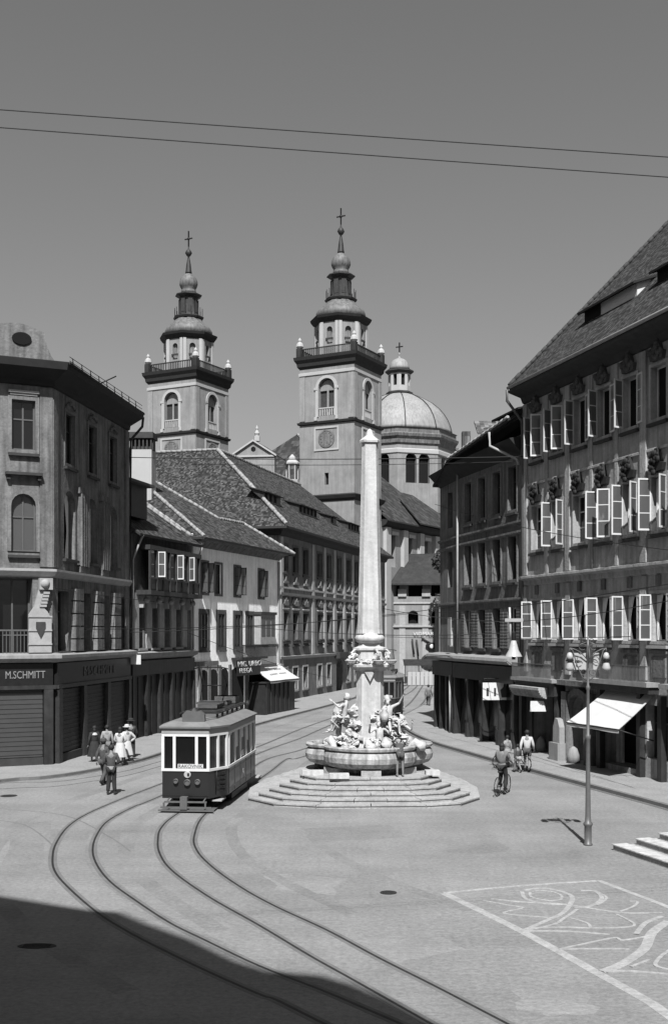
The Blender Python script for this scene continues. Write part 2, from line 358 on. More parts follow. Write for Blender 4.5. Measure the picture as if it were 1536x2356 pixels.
def hood_mesh(w_, kind, m):
    mb = MB()
    if kind == 'flat': mb.box(-w_ / 2 - .15, w_ / 2 + .15, -.14, -.003, 0.14, 0.24); mb.box(-w_ / 2 - .08, w_ / 2 + .08, -.08, -.003, 0.04, 0.138)
    elif kind == 'tri': mb.prism_y([(-w_ / 2 - .15, .1), (w_ / 2 + .15, .1), (w_ / 2 + .15, .2), (0, .55), (-w_ / 2 - .15, .2)], -.16, -.003)
    elif kind == 'bar': mb.box(-w_ / 2 - .25, w_ / 2 + .25, -.3, -.003, .62, .74); mb.box(-w_ / 2 - .2, -w_ / 2 - .05, -.2, -.003, .42, .619); mb.box(w_ / 2 + .05, w_ / 2 + .2, -.2, -.003, .42, .619)
    elif kind == 'crest':
        rr = random.Random(int(w_ * 100))
        mb.prism_y([(-.42, .02), (.42, .02), (.5, .3), (.32, .34), (.2, .62), (.1, .9), (-.1, .9), (-.2, .62), (-.32, .34), (-.5, .3)], -.16, -.003)
        for k in range(16):
            a = rr.random() * 6.28; q = rr.random() ** .5
            mb.ball((q * .42 * math.cos(a), -.18, .38 + q * .42 * math.sin(a)), .08 + .07 * rr.random(), 6, (1, .6, 1), .3, k)
    elif kind == 'cartouche':
        for k in range(9): mb.ball(((k - 4) * w_ / 9, -.08, .15 + .16 * math.cos((k - 4) * .42)), .09, 6, (1, .6, 1), .3, k)
    return mb.mesh('hood', m)
def add_window(bld, base, o):
    """base: matrix of the facade (x along, y inward)."""
    w_, h = o['w'], o['h']; arch = o.get('arch'); dp = o.get('depth', .25); fm = o.get('frame', 'white_paint'); bars = o.get('bars', (0.66,))
    mw = base @ T(o['u'], dp - .08 if not o.get('flush') else .02, o['z'])
    if o.get('kind') == 'void':
        put('opening', cached(('v', w_, h, arch), lambda: pane_mesh(w_, h, arch, 'interior_shade')), bld, mw); return  # dark sheet across the opening, painted to stand in for shade inside
    wi = put('window', cached(('w', w_, h, arch, fm, bars), lambda: frame_mesh(w_, h, arch, fm, bars)), bld, mw)
    put('pane', cached(('p', w_, h, arch, o.get('pane', 'glass')), lambda: pane_mesh(w_ - .02, h - .02, arch, o.get('pane', 'glass'))), wi, mw)  # behind open casements this is no glass but a sheet painted room-dark
    s = o.get('surround')
    if s:
        t = o.get('st', .16)
        def sm():
            mb = MB(); a = outline(w_ + 2 * t, h + (2 * t if not arch else t), arch); a = [(x, z - (t if not arch else 0)) for x, z in a]; b = outline(w_, h, arch); n = len(a); y = -.05
            for k in range(n):
                p, q, r_, s_ = a[k], a[(k + 1) % n], b[(k + 1) % n], b[k]
                mb.face([(p[0], y, p[1]), (q[0], y, q[1]), (r_[0], y, r_[1]), (s_[0], y, s_[1])]); mb.face([(p[0], y, p[1]), (p[0], 0, p[1]), (q[0], 0, q[1]), (q[0], y, q[1])]); mb.face([(s_[0], y, s_[1]), (r_[0], y, r_[1]), (r_[0], 0.01, r_[1]), (s_[0], 0.01, s_[1])])
            return mb.mesh('surround', s)
        put('surround', cached(('s', w_, h, arch, s, t), sm), wi, base @ T(o['u'], 0, o['z']))
    if o.get('sill'):
        def si():
            mb = MB(); mb.box(-w_ / 2 - .14, w_ / 2 + .14, -.16, 0.02, -.16, -.04); return mb.mesh('sill', o['sill'])
        put('sill', cached(('sill', w_, o['sill']), si), wi, base @ T(o['u'], 0, o['z'] - (.12 if s else 0)))
    if o.get('hood'): put('hood', cached(('h', w_, o['hood'], o.get('hm', 'trim_dark')), lambda: hood_mesh(w_, o['hood'], o.get('hm', 'trim_dark'))), wi, base @ T(o['u'], -.003, o['z'] + h + (.16 if s else 0)))
    if o.get('open') is not None:
        lw = w_ / 2 - .02; a1, a2 = o['open']; lf_ = o.get('leafm', 'white_paint'); lm = cached(('leaf', lw, h, lf_), lambda: leaf_mesh(lw, h - .06, lf_))
        put('casement', lm, wi, base @ T(o['u'] - w_ / 2 + .02, -.03, o['z'] + .03, -R(a1)))
        put('casement', lm, wi, base @ T(o['u'] + w_ / 2 - .02, -.03, o['z'] + .03, R(180 + a2)))
    if o.get('curtain'):
        for sd_ in o['curtain']: put('curtain', cached(('cu', w_, h, sd_), lambda: curtain_mesh(w_ * .55 if abs(sd_) == 1 else w_, h - .1, 1 if sd_ > 0 else -1)), wi, base @ T(o['u'] - sd_ * (w_ * .225 - .04), dp - .13, o['z'] + .05))
    if o.get('shutters'):
        def shm():
            mb = MB(); mb.box(0, w_ / 2, -.05, -.006, 0, h)
            for k in range(int(h / .16)): mb.box(.05, w_ / 2 - .05, -.066, -.051, .05 + k * .16, .13 + k * .16)
            return mb.mesh('shutter', o['shutters'])
        sh = cached(('sh', w_, h, o['shutters']), shm)
        put('shutter', sh, wi, base @ T(o['u'] - w_ - .02, 0, o['z'])); put('shutter', sh, wi, base @ T(o['u'] + w_ / 2 + .02, 0, o['z']))
    if o.get('box'):
        def bx():
            mb = MB(); mb.box(-w_ / 2, w_ / 2, -.30, -.06, -.02, .12); rr = random.Random(3); mb.cur = 1
            for k in range(14): mb.ball((rr.uniform(-w_ / 2, w_ / 2), -.2 + rr.uniform(-.08, .05), .16 + rr.random() * .12), .09, 5, (1, 1, 1), .4, k)
            return mb.mesh('flower_box', ['black_wood', 'foliage'])
        put('flower_box', cached(('bx', w_), bx), wi, base @ T(o['u'], 0, o['z']))
def edge_mat(A, B, z=0.0): return T(A[0], A[1], z, math.atan2(B[1] - A[1], B[0] - A[0]))
def building(name, label, cat, foot, z0, z1, wm, edges, group=None, wall='wall'):
    bl = empty(name, T(foot[0][0], foot[0][1], z0), label, cat, group); mb = MB()
    for i in range(len(foot)):
        wall_edge(mb, foot[i], foot[(i + 1) % len(foot)], z0, z1, edges.get(i, []))
    me = mb.mesh(wall, wm); me.transform(Matrix.Translation((-foot[0][0], -foot[0][1], -z0))); put(wall, me, bl, WM[bl.name])
    for i, ops in edges.items():
        base = edge_mat(foot[i], foot[(i + 1) % len(foot)])
        for o in ops: add_window(bl, base, o)
    return bl
SPLIT = {'window_panel', 'pilaster', 'stucco_ornament', 'bracket', 'shop_opening', 'shop_window', 'portal_bust', 'shop_frame', 'cornice', 'balcony_rail', 'string_course', 'shop_cornice', 'shop_shutter', 'roller_shutter', 'gable_wall', 'nave_pilaster', 'nave_window', 'fascia', 'plinth', 'shop_door', 'wall_ornament', 'pictogram', 'step_board', 'dolphin', 'drum_window', 'corner_urn', 'stage_opening', 'stage_sill', 'belfry_window', 'blind', 'rolled_blind', 'stage_pilaster', 'window_pane', 'verge_tiles', 'awning_frame', 'lantern_shutter', 'drum_trim', 'fence_post', 'dormer_opening', 'tower_pilaster', 'ridge_tiles', 'lantern_cornice', 'basin_foot', 'oriel_trim'}
def clusters(mb):
    par = list(range(len(mb.f)))
    def fd(i):
        while par[i] != i: par[i] = par[par[i]]; i = par[i]
        return i
    key = {}
    for i, f in enumerate(mb.f):
        for v in f:
            k = tuple(round(c, 3) for c in mb.v[v]); 
            if k in key: par[fd(i)] = fd(key[k])
            else: key[k] = i
    comp = {}
    for i in range(len(mb.f)): comp.setdefault(fd(i), []).append(i)
    cs = []
    for fs in comp.values():
        vs_ = [mb.v[v] for i in fs for v in mb.f[i]]
        cs.append([fs, [min(p[k] for p in vs_) - .012 for k in range(3)], [max(p[k] for p in vs_) + .012 for k in range(3)]])
    ch = True
    while ch:
        ch = False; out = []
        for c in cs:
            for o in out:
                if all(c[1][k] <= o[2][k] and o[1][k] <= c[2][k] for k in range(3)):
                    o[0] += c[0]; o[1] = [min(a, b) for a, b in zip(o[1], c[1])]; o[2] = [max(a, b) for a, b in zip(o[2], c[2])]; ch = True; break
            else: out.append(c)
        cs = out
    return [c[0] for c in cs]
def split_mb(name, mb):
    if name not in SPLIT: return [mb]
    cs = clusters(mb)
    if len(cs) < 2: return [mb]
    res = []
    for fs in cs:
        n = MB(); mp = {}
        for i in sorted(fs):
            ff = []
            for v in mb.f[i]:
                if v not in mp: mp[v] = len(n.v); n.v.append(mb.v[v])
                ff.append(mp[v])
            n.f.append(ff); n.mi.append(mb.mi[i])
            if i in mb.sm: n.sm.add(len(n.f) - 1)
            if i in mb.u: n.u[len(n.f) - 1] = mb.u[i]
        res.append(n)
    return res
def part(name, mb, m, parent, org=None):
    """mb is in world coordinates; the object keeps its parent's origin."""
    for q in split_mb(name, mb)[1:]: part_one(name, q, m, parent)
    return part_one(name, split_mb(name, mb)[0], m, parent)
def part_one(name, mb, m, parent):
    me = mb.mesh(name, m); mw = WM[parent.name]; me.transform(mw.inverted()); return put(name, me, parent, mw)
def roof_faces(mb, polys, thick=0.14):
    for pl in polys:
        P = [Vector(p) for p in pl]; n = Vector((0, 0, 0))
        for i in range(len(P)): n += P[i].cross(P[(i + 1) % len(P)])
        n.normalize()
        if n.z < 0: P.reverse(); n = -n
        h = Vector((0, 0, 1)).cross(n); h = h.normalized() if h.length > .01 else Vector((1, 0, 0)); s = n.cross(h)
        mb.face(P, [(p.dot(h), p.dot(s)) for p in P])
        dn = Vector((0, 0, -thick)); m = len(P)
        mb.face([p + dn for p in P][::-1], [(0, 0)] * m)
        for i in range(m): mb.face([P[i], P[i] + dn, P[(i + 1) % m] + dn, P[(i + 1) % m]], [(0, 0), (0, .1), (.1, .1), (.1, 0)])
def ridge(mb, a, b, r=0.13, step=0.42):
    a, b = Vector(a), Vector(b); L = (b - a).length; n = max(1, int(L / step)); d = (b - a) / n
    rr = random.Random(int(L * 100))
    for k in range(n):
        p = a + d * k; q = p + d * 0.97; rad = r * rr.uniform(.85, 1.15)
        mb.tube([p + Vector((0, 0, .02)), q + Vector((0, 0, .05))], rad, 6)
def downpipe(bld, pts, r=.06, m='grey_paint'):
    mb = MB(); mb.tube(pts, r, 6); part('drainpipe', mb, m, bld)
def off(p, d, a, b=0.0):       # point shifted a along d and b to the left of d
    return (p[0] + d[0] * a - d[1] * b, p[1] + d[1] * a + d[0] * b)
def ublock(mb, A, B, u0, u1, y0, y1, z0, z1):      # box in facade coordinates (y<0 is outside)
    m = edge_mat(A, B); s = len(mb.v); mb.box(u0, u1, y0, y1, z0, z1)
    for k in range(s, len(mb.v)): mb.v[k] = tuple(m @ Vector(mb.v[k]))
def upoly(mb, A, B, poly, y0, y1):
    m = edge_mat(A, B); s = len(mb.v); mb.prism_y(poly, y0, y1)
    for k in range(s, len(mb.v)): mb.v[k] = tuple(m @ Vector(mb.v[k]))
def utrans(mb, s, m):
    for k in range(s, len(mb.v)): mb.v[k] = tuple(m @ Vector(mb.v[k]))
def sign_text(name, parent, A, B, u, z, txt, size, m, y=-.06, sx=1.0): return put(name, text_mesh(txt, size, .012, m, sx=sx), parent, edge_mat(A, B) @ T(u, y, z))

# ================================================================ GROUND
mb = MB(); mb.face([(-1500, -300, 0), (1500, -300, 0), (1500, 2500, 0), (-1500, 2500, 0)])
tag(put('ground', mb.mesh('ground', 'asphalt')), kind='structure')
def flat_poly(name, pts, z, m, kind='structure', z0=-.05):
    mb = MB(); mb.prism([(p[0], p[1]) for p in pts], z0, z); o = put(name, mb.mesh(name, m)); tag(o, kind=kind); return o
# pavements (real steps) and their gutters
kl = smooth_path([(-16, 38.5, 0)] + [G(*p) for p in ((0, 1800), (90, 1793), (180, 1781), (300, 1757), (365, 1738), (480, 1700), (600, 1666), (665, 1648), (765, 1622), (860, 1594))] + [(9.5, 131, 0), (11, 150, 0)], 3)
pl = [(p.x, p.y) for p in kl]; flat_poly('pavement', pl + [(-8, 150), (-12, 110), (-16, 90), (-25, 60), (-30, 40)], 0.10, 'pavement')
mb = MB(); ribbon(mb, kl, .16, 0, .105); tag(put('kerb', mb.mesh('kerb', 'kerb')), kind='structure')
mb = MB(); ribbon(mb, [p + Vector((.17, -.1, 0)) for p in kl], .12, .0, .006); tag(put('gutter', mb.mesh('gutter', 'asphalt_dark')), kind='structure')
kr = smooth_path([(13.5, 150, 0), (11, 120, 0), (8.0, 95, 0)] + [G(*p) for p in ((919, 1655), (925, 1670), (950, 1690), (1000, 1712), (1060, 1730), (1140, 1753), (1200, 1769), (1265, 1787), (1400, 1823), (1536, 1860))] + [(13, 30, 0), (16, 20, 0)], 4)
pr = [(p.x, p.y) for p in kr]; flat_poly('pavement', pr + [(30, 20), (30, 90), (20, 150)], 0.12, 'pavement')
mb = MB(); ribbon(mb, kr, .18, 0, .125); tag(put('kerb', mb.mesh('kerb', 'kerb')), kind='structure')
mb = MB(); ribbon(mb, [p + Vector((-.2, -.08, 0)) for p in kr], .16, 0, .006); tag(put('gutter', mb.mesh('gutter', 'asphalt_dark')), kind='structure')
# tram rails
OL = [(740, 2354), (634, 2301), (600, 2290), (488, 2241), (390, 2194), (293, 2144), (219, 2097), (152, 2038), (125, 2003), (121, 1972), (129, 1941), (156, 1903), (203, 1872), (289, 1835), (355, 1810)]
OR = [(915.6, 2354), (751.6, 2284), (595, 2223), (469, 2163), (390, 2124), (312, 2073), (254, 2030), (223, 1991), (213, 1956), (223, 1921), (250, 1888), (312, 1855), (363, 1835)]
IL = [(986, 2354), (810, 2254.5), (712.5, 2200), (595, 2129.5), (478, 2063), (394.5, 2003), (367, 1964), (363, 1933), (371, 1905), (406, 1874)]
IR = [(1165, 2356), (1000, 2270), (869, 2204), (751.6, 2141), (634, 2086.6), (556, 2043.6), (490, 1997), (453, 1958), (447, 1922.5), (474, 1872)]
ext = lambda a, b: G(*a) + (G(*a) - G(*b)).normalized() * 6
rails = [
    [ext(OL[0], OL[1])] + [G(*p) for p in OL] + [G(600, 1716), G(691, 1678), G(767, 1651), Vector((2.9, 92, 0)), Vector((6.8, 112, 0)), Vector((11, 150, 0))],
    [ext(OR[0], OR[1])] + [G(*p) for p in OR] + [G(600, 1732), G(691, 1699), G(750, 1673), Vector((3.5, 90, 0)), Vector((7.7, 112, 0)), Vector((11.9, 150, 0))],
    [ext(IL[0], IL[1])] + [G(*p) for p in IL] + [Vector((-4.3, 42, 0)), Vector((-3.6, 48, 0)), G(620, 1745), G(702, 1723), Vector((1.6, 68, 0)), Vector((3.45, 78, 0)), Vector((6.5, 95, 0)), Vector((12.5, 150, 0))],
    [ext(IR[0], IR[1])] + [G(*p) for p in IR] + [Vector((-3.35, 41.8, 0)), Vector((-2.65, 47.6, 0)), G(662, 1746), G(699, 1741), Vector((2.5, 67.5, 0)), Vector((4.4, 77.6, 0)), Vector((7.5, 94.6, 0)), Vector((13.5, 150, 0))],
    [Vector((-18, 38.8, 0)), G(0, 1816), G(115, 1811), G(200, 1800), G(300, 1783), G(420, 1752), G(600, 1730)],
    [Vector((-18, 40.0, 0)), G(0, 1803), G(115, 1800), G(200, 1790), G(300, 1772), G(420, 1740), G(600, 1712)],
]
for i, r_ in enumerate(rails):
    mb = MB(); p = smooth_path(r_, 5); ribbon(mb, p, .055 if i < 4 else .04, 0, .0056); o = put('tram_rail', mb.mesh('tram_rail', 'rail_steel')); tag(o, kind='structure')
    if i < 4: mb = MB(); ribbon(mb, p, .22, 0, .0025); tag(put('rail_bed', mb.mesh('rail_bed', 'kerb')), kind='structure')
for i, (a_, sh_) in enumerate(((0, 1.0), (2, -.85), (2, 2.1), (0, -1.6), (3, 3.4))):      # long worn bands beside the tracks
    p = smooth_path(rails[a_], 4); q = []
    for j in range(len(p)):
        d = (p[min(j + 1, len(p) - 1)] - p[max(j - 1, 0)]).normalized(); q.append(p[j] + Vector((-d.y, d.x, 0)) * -sh_)
    mb = MB(); ribbon(mb, q[16:int(len(q) * (.75 if sh_ < 3 else .5))], .34 + .1 * (i % 2), 0, .0012 + .0002 * i); tag(put('worn_track', mb.mesh('worn_track', 'asphalt_worn')), kind='structure')
for i, pts in enumerate((((700, 1905), (905, 1898), (930, 1925), (720, 1940)), ((610, 2010), (800, 2022), (760, 2060), (640, 2050)), ((1010, 1925), (1130, 1915), (1170, 1960), (1030, 1968)), ((820, 2170), (990, 2140), (1080, 2185), (900, 2215)), ((20, 1900), (110, 1890), (105, 1990), (10, 2010)), ((1180, 2250), (1330, 2260), (1380, 2340), (1190, 2330)))):
    p = [G(*q) for q in pts]; q = []
    for j in range(4):
        a_, b_ = p[j], p[(j + 1) % 4]; q += [a_.lerp(b_, t / 5) + Vector((random.uniform(-.12, .12), random.uniform(-.12, .12), 0)) for t in range(5)]
    mb = MB(); mb.face([(v.x, v.y, .0006 + .0001 * i) for v in (q if (p[1] - p[0]).cross(p[2] - p[1]).z > 0 else q[::-1])]); tag(put('repair_patch', mb.mesh('repair_patch', 'asphalt_patch' if i % 2 else 'asphalt_worn')), kind='structure')
# old covered rails / patches at the left
for a in (((0, 1861), (150, 1877), (250, 1925), (300, 1960)), ((0, 1888), (60, 1900), (110, 1935), (130, 1960))):
    mb = MB(); ribbon(mb, smooth_path([G(*p) for p in a], 5), .05, 0, .003); tag(put('old_rail', mb.mesh('old_rail', 'kerb')), kind='structure')
for (px, py, r_, lb) in ((893, 2055, .19, 'dark round drain cover in the middle of the open square'), (20, 1832, .3, 'dark iron cover in the road near the shuttered corner shop'), (85, 2178, .28, 'dark oblong grating in the shaded road at lower left')):
    g = G(px, py); mb = MB(); mb.lathe([(r_, 0), (r_, .012), (r_ * .9, .014), (r_ * .9, .010)], n=18)
    for k in range(-3, 4): mb.box(-r_ * .7, r_ * .7, k * r_ * .22 - .012, k * r_ * .22 + .012, .009, .016)
    o = put('drain_cover', mb.mesh('drain_cover', 'rail_steel'), None, T(g.x, g.y, 0)); tag(o, lb, 'drain cover', 'iron covers in the road')
    if px == 85: o.matrix_basis = T(g.x, g.y, 0) @ Matrix.Diagonal((1.3, .6, 1, 1))
# chalk drawing on the asphalt
mb = MB()
cz = [.004]
def chalk(pts, wd=.10, n=6): cz[0] += .0004; ribbon(mb, smooth_path([G(*p) for p in pts], n), wd * 1.25, 0, cz[0])
S3 = 576 / 1536
C_ = lambda L: [(960 + x * S3, 1960 + y * S3) for x, y in L]
chalk(C_([(1700, 1130), (1440, 935), (1100, 745), (640, 490), (160, 255)]), .17, 2)
chalk(C_([(160, 255), (600, 212), (1100, 180)]), .10, 2); chalk(C_([(1110, 178), (1480, 318), (1640, 385)]), .12, 2)
chalk(C_([(640, 245), (665, 290), (780, 320), (890, 325)]), .07); chalk(C_([(650, 240), (760, 225), (880, 245), (950, 285), (900, 370), (800, 420), (640, 490)]), .09)
chalk(C_([(690, 250), (700, 280), (800, 300), (880, 295), (870, 262), (780, 240), (700, 245)]), .05); chalk(C_([(1000, 240), (1090, 245), (1130, 290), (1060, 335), (960, 345)]), .08)
chalk(C_([(1090, 240), (1160, 285), (1100, 330)]), .05); chalk(C_([(400, 300), (560, 330), (650, 345), (530, 380), (800, 405)]), .05); chalk(C_([(450, 290), (640, 310), (900, 325), (1240, 375), (1500, 375)]), .06)
chalk(C_([(1240, 370), (1320, 340), (1350, 310), (1300, 305)]), .05); chalk(C_([(980, 355), (900, 410), (830, 450), (640, 490)]), .06); chalk(C_([(690, 470), (900, 465), (1100, 470), (1330, 455), (1220, 385)]), .05)
chalk(C_([(940, 410), (1040, 440), (1060, 470)]), .05); chalk(C_([(640, 490), (900, 490), (1180, 510)]), .06); chalk(C_([(870, 600), (1060, 560), (1210, 530), (1260, 545), (1420, 520)]), .05)
chalk(C_([(870, 600), (1100, 598), (1300, 600)]), .05); chalk(C_([(1140, 740), (1260, 690), (1390, 600), (1440, 500), (1540, 430)]), .16); chalk(C_([(1340, 510), (1400, 440), (1500, 400)]), .09)
chalk(C_([(1140, 740), (1300, 735), (1536, 755)]), .07); chalk(C_([(1310, 710), (1420, 665)]), .05); chalk(C_([(1560, 600), (1500, 640), (1460, 700), (1560, 730)]), .06)
tag(put('chalk_drawing', mb.mesh('chalk_drawing', 'chalk')), 'large pale chalk drawing of scrolls in a square outline on the asphalt', 'chalk drawing')
def UF(A, B, px):
    d = (Vector(B) - Vector(A)).normalized(); k = (px - 768) / F
    return (A[0] - A[1] * k) / (d.y * k - d.x)
def ops_row(us, w_, z, h, **kw): return [dict(u=u, w=w_, z=z, h=h, **kw) for u in us]

# ================================================================ HOUSE A : corner house with the shuttered shop (left)
Ac = (-12.3, 49.4); Af = (-12.3 + .127 * 10.7, 49.4 + .992 * 10.7); Al = (-12.3 - .906 * 11, 49.4 - .423 * 11)
Lf = 11.0; uf = lambda px: UF(Al, Ac, px)
fr = [dict(u=uf(54) + k, w=1.0, z=13.75, h=2.15, surround='plaster_light', bars=(.62,), hood='flat', hm='trim_light', sill='trim_dark', frame='grey_paint', pane='glass') for k in (0, -3, -6)]
fr += [dict(u=uf(54) + k, w=1.05, z=9.35, h=2.5, arch=True, surround='plaster_light', hood='bar', hm='trim_dark', sill='trim_dark', frame='grey_paint', bars=(.6,), pane='glass_grey') for k in (0, -3, -6)]
fr += [dict(u=uf(34), w=1.5, z=4.9, h=3.3, depth=.8, frame='grey_paint', bars=(.25,)), dict(u=uf(34) - 3.2, w=1.5, z=4.9, h=3.3, depth=.8, frame='grey_paint', bars=(.25,))]
sv = [dict(u=u, w=1.15, z=13.5, h=2.3, frame='trim_dark', hood='cartouche', hm='plaster_mid', sill='trim_dark', surround='plaster_mid') for u in (2.1, 5.1, 8.2)]
sv += [dict(u=u, w=1.45, z=9.2, h=3.1, arch=True, frame='trim_dark', sill='trim_dark', depth=.45, curtain=(-1,)) for u in (2.1, 5.1, 8.2)]
sv += [dict(u=u, w=1.3, z=5.0, h=2.7, frame='trim_dark', depth=.45, sill='trim_dark') for u in (1.3, 4.25, 7.0, 9.6)]
A = building('corner_house', 'tall ornate corner house with curved attic gable and shuttered shop, leftmost building', 'building', [Al, Ac, Af, (-23, 62), (-26, 50)], 0, 17.3, 'plaster_light', {0: fr, 1: sv})
mb = MB(); path = [Al, Ac, Af]
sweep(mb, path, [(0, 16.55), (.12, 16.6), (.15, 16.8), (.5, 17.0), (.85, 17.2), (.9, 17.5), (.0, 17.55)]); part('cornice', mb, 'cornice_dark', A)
mb = MB(); sweep(mb, path, [(0.003, 8.25), (.12, 8.3), (.25, 8.5), (.25, 8.6), (.003, 8.62)]); part('string_course', mb, 'trim_light', A)
mb = MB(); sweep(mb, path, [(0.003, 4.5), (.25, 4.55), (.55, 4.72), (.55, 4.86), (.003, 4.95)]); part('shop_cornice', mb, 'stone', A)
# roof, attic gable
mb = MB(); dv = Vector((.127, .992)); 
roof_faces(mb, [[(Al[0] + .2, Al[1] - .7, 17.55), (Ac[0] + .9, Ac[1] - .5, 17.55), (Ac[0] - 5.2, Ac[1] + 3.6, 18.9), (Al[0] - 2, Al[1] + 5, 18.9)],
                [(Ac[0] + .9, Ac[1] - .5, 17.55), (Af[0] + .85, Af[1] + .3, 17.55), (Af[0] - 5, Af[1] + .3, 18.9), (Ac[0] - 5.2, Ac[1] + 3.6, 18.9)], [(Al[0] - 2, Al[1] + 5, 18.9), (Ac[0] - 5.2, Ac[1] + 3.6, 18.9), (Af[0] - 5, Af[1] + .3, 18.9), (-23, 62, 18.9)]], .1)
rf = part('roof', mb, 'tiles_dark', A)
mb = MB(); zz = lambda py: ZY(py, 49.2); ug = lambda px: UF(Al, Ac, px)
gp = [(ug(0) - 5.5, 17.5), (ug(142), 17.5), (ug(130), zz(832)), (ug(118), zz(815)), (ug(108), zz(793)), (ug(103), zz(764)), (ug(75), zz(754)), (ug(45), zz(747)), (ug(20), zz(750)), (ug(0), zz(753)), (ug(0) - 1.5, zz(764)), (ug(0) - 2.2, zz(815)), (ug(0) - 5.5, zz(835))]
upoly(mb, Al, Ac, gp, .05, .45); g_ = part('attic_gable', mb, 'plaster_light', A)
mb = MB(); s = 0; mb.lathe([(.32, -.05), (.32, .01)], n=18, sx=1.3, sy=.85); utrans(mb, 0, edge_mat(Al, Ac) @ T(ug(50), .0, zz(783)) @ Matrix.Rotation(R(90), 4, 'X'))
part('oval_window', mb, 'interior_shade', A)
mb = MB()
for k in range(9):                                    # iron snow guard on the eave
    p = (Ac[0] + .75 + .127 * (k * 1.15 + .5), Ac[1] + .992 * (k * 1.15 + .5)); mb.tube([(p[0], p[1], 17.5), (p[0] - .05, p[1], 17.95)], .025, 4)
for z in (17.72, 17.9): mb.tube([(Ac[0] + .75, Ac[1], z), (Af[0] + .75, Af[1], z)], .018, 4)
mb.tube([(Ac[0] + 1.1, Ac[1] + 4.2, 17.6), (Ac[0] + 1.9, Ac[1] + 4.6, 18.1)], .03, 4)
part('snow_guard', mb, 'iron', A)
# pilasters side
mb = MB()
for u in (3.6, 6.65): 
    for q in (-.42, -.14, .14, .42): ublock(mb, Ac, Af, u + q - .08, u + q + .08, -.24, -.003, 8.92, 12.29)
    ublock(mb, Ac, Af, u - .62, u + .62, -.18, -.003, 12.3, 12.58); ublock(mb, Ac, Af, u - .6, u + .6, -.2, -.003, 8.63, 8.9)
for u in (2.75, 5.65, 8.3):
    for k in range(5): ublock(mb, Ac, Af, u - .5, u + .5, -.26, -.003, 5.0 + k * .58, 5.52 + k * .58)
ublock(mb, Ac, Af, .01, .55, -.06, -.003, 8.7, 16.5); ublock(mb, Al, Ac, Lf - .55, Lf, -.06, -.003, 8.7, 16.5); ublock(mb, Ac, Af, 10.1, 10.7, -.08, -.003, 4.96, 16.5)
part('pilaster', mb, 'plaster_light', A)
mb = MB()                                           # corner bracket with shield and console
ublock(mb, Al, Ac, Lf - .62, Lf - .05, -.35, -.003, 7.7, 8.2); mb.ball((Ac[0] - .22, Ac[1] - .42, 7.95), .22, 8)
upoly(mb, Al, Ac, [(Lf - 1.05, 4.97), (Lf - .08, 4.97), (Lf - .08, 6.4), (Lf - .25, 6.75), (Lf - .5, 7.0), (Lf - .3, 7.7), (Lf - .62, 7.7), (Lf - .82, 6.95), (Lf - 1.05, 6.6)], -.22, -.003)
for z_ in (5.3, 5.9, 6.5): ublock(mb, Al, Ac, Lf - 1.08 + .0, Lf - .06, -.26, -.222, z_, z_ + .07)
for k in range(5): ublock(mb, Al, Ac, Lf - .6 + .04 * k, Lf - .3 + .03 * k, -.27 - .02 * k, -.222, 6.95 + k * .14, 7.05 + k * .14)
part('corner_bracket', mb, 'trim_light', A)
mb = MB(); upoly(mb, Al, Ac, [(Lf - .75, 6.0), (Lf - .55, 5.6), (Lf - .35, 6.0), (Lf - .35, 6.3), (Lf - .75, 6.3)], -.27, -.225); part('shield', mb, 'trim_dark', A)
mb = MB()                                           # balcony rail
for k in range(14): ublock(mb, Al, Ac, uf(-20) + k * .15, uf(-20) + k * .15 + .03, -.08, -.05, 4.97, 5.9)
ublock(mb, Al, Ac, uf(-20), uf(75), -.09, -.04, 5.9, 5.97); part('balcony_rail', mb, 'grey_paint', A)
# shop front A
mb = MB(); ublock(mb, Al, Ac, 4, Lf - .02, -.22, -.004, 3.55, 4.49); ublock(mb, Ac, Af, .02, 10.5, -.22, -.004, 3.55, 4.49); part('fascia', mb, 'black_paint', A)
mb = MB(); ublock(mb, Al, Ac, 4, Lf + .1, -.3, -.004, 3.38, 3.548); ublock(mb, Al, Ac, Lf - .42, Lf - .02, -.3, -.004, 0.1, 3.37)
for u in (.25, 3.4, 6.8, 10.2): ublock(mb, Ac, Af, u - .2, u + .2, -.3, -.004, 0.1, 3.37)
ublock(mb, Ac, Af, 0, 10.5, -.3, -.004, 3.38, 3.548); part('shop_frame', mb, 'shop_wood', A)
mb = MB()
for k in range(29): ublock(mb, Al, Ac, 6.5, Lf - .45, -.12 - .02 * (k % 2), -.005, .45 + k * .1, .55 + k * .1)
part('roller_shutter', mb, 'shutter', A)
mb = MB()
for u0, u1 in ((.5, 3.15), (3.65, 6.55), (7.05, 9.95)):
    for k in range(28): ublock(mb, Ac, Af, u0, u1, -.1 - .02 * (k % 2), -.005, .5 + k * .1, .6 + k * .1)
part('roller_shutter', mb, 'black_wood', A)
mb = MB(); ublock(mb, Al, Ac, 4, Lf - .43, -.2, -.004, .1, .42); ublock(mb, Ac, Af, .46, 10, -.2, -.004, .1, .46); part('plinth', mb, 'trim_dark', A)
sign_text('sign_lettering', A, Al, Ac, uf(56), 4.0, 'M.SCHMITT', .46, 'church_wall', -.24, .72)
sign_text('sign_lettering', A, Ac, Af, 5.6, 4.0, 'M.SCHMITT', .62, 'plaster_mid', -.24, 1.45)
downpipe(A, [(Af[0] + .8, Af[1] + .1, 17.3), (Af[0] + .75, Af[1] + .1, 16.8), (Af[0] + .1, Af[1] + .25, 16.1), (Af[0] + .12, Af[1] + .12, 15.6), (Af[0] + .12, Af[1] + .12, 4.9)], .07, 'trim_dark')
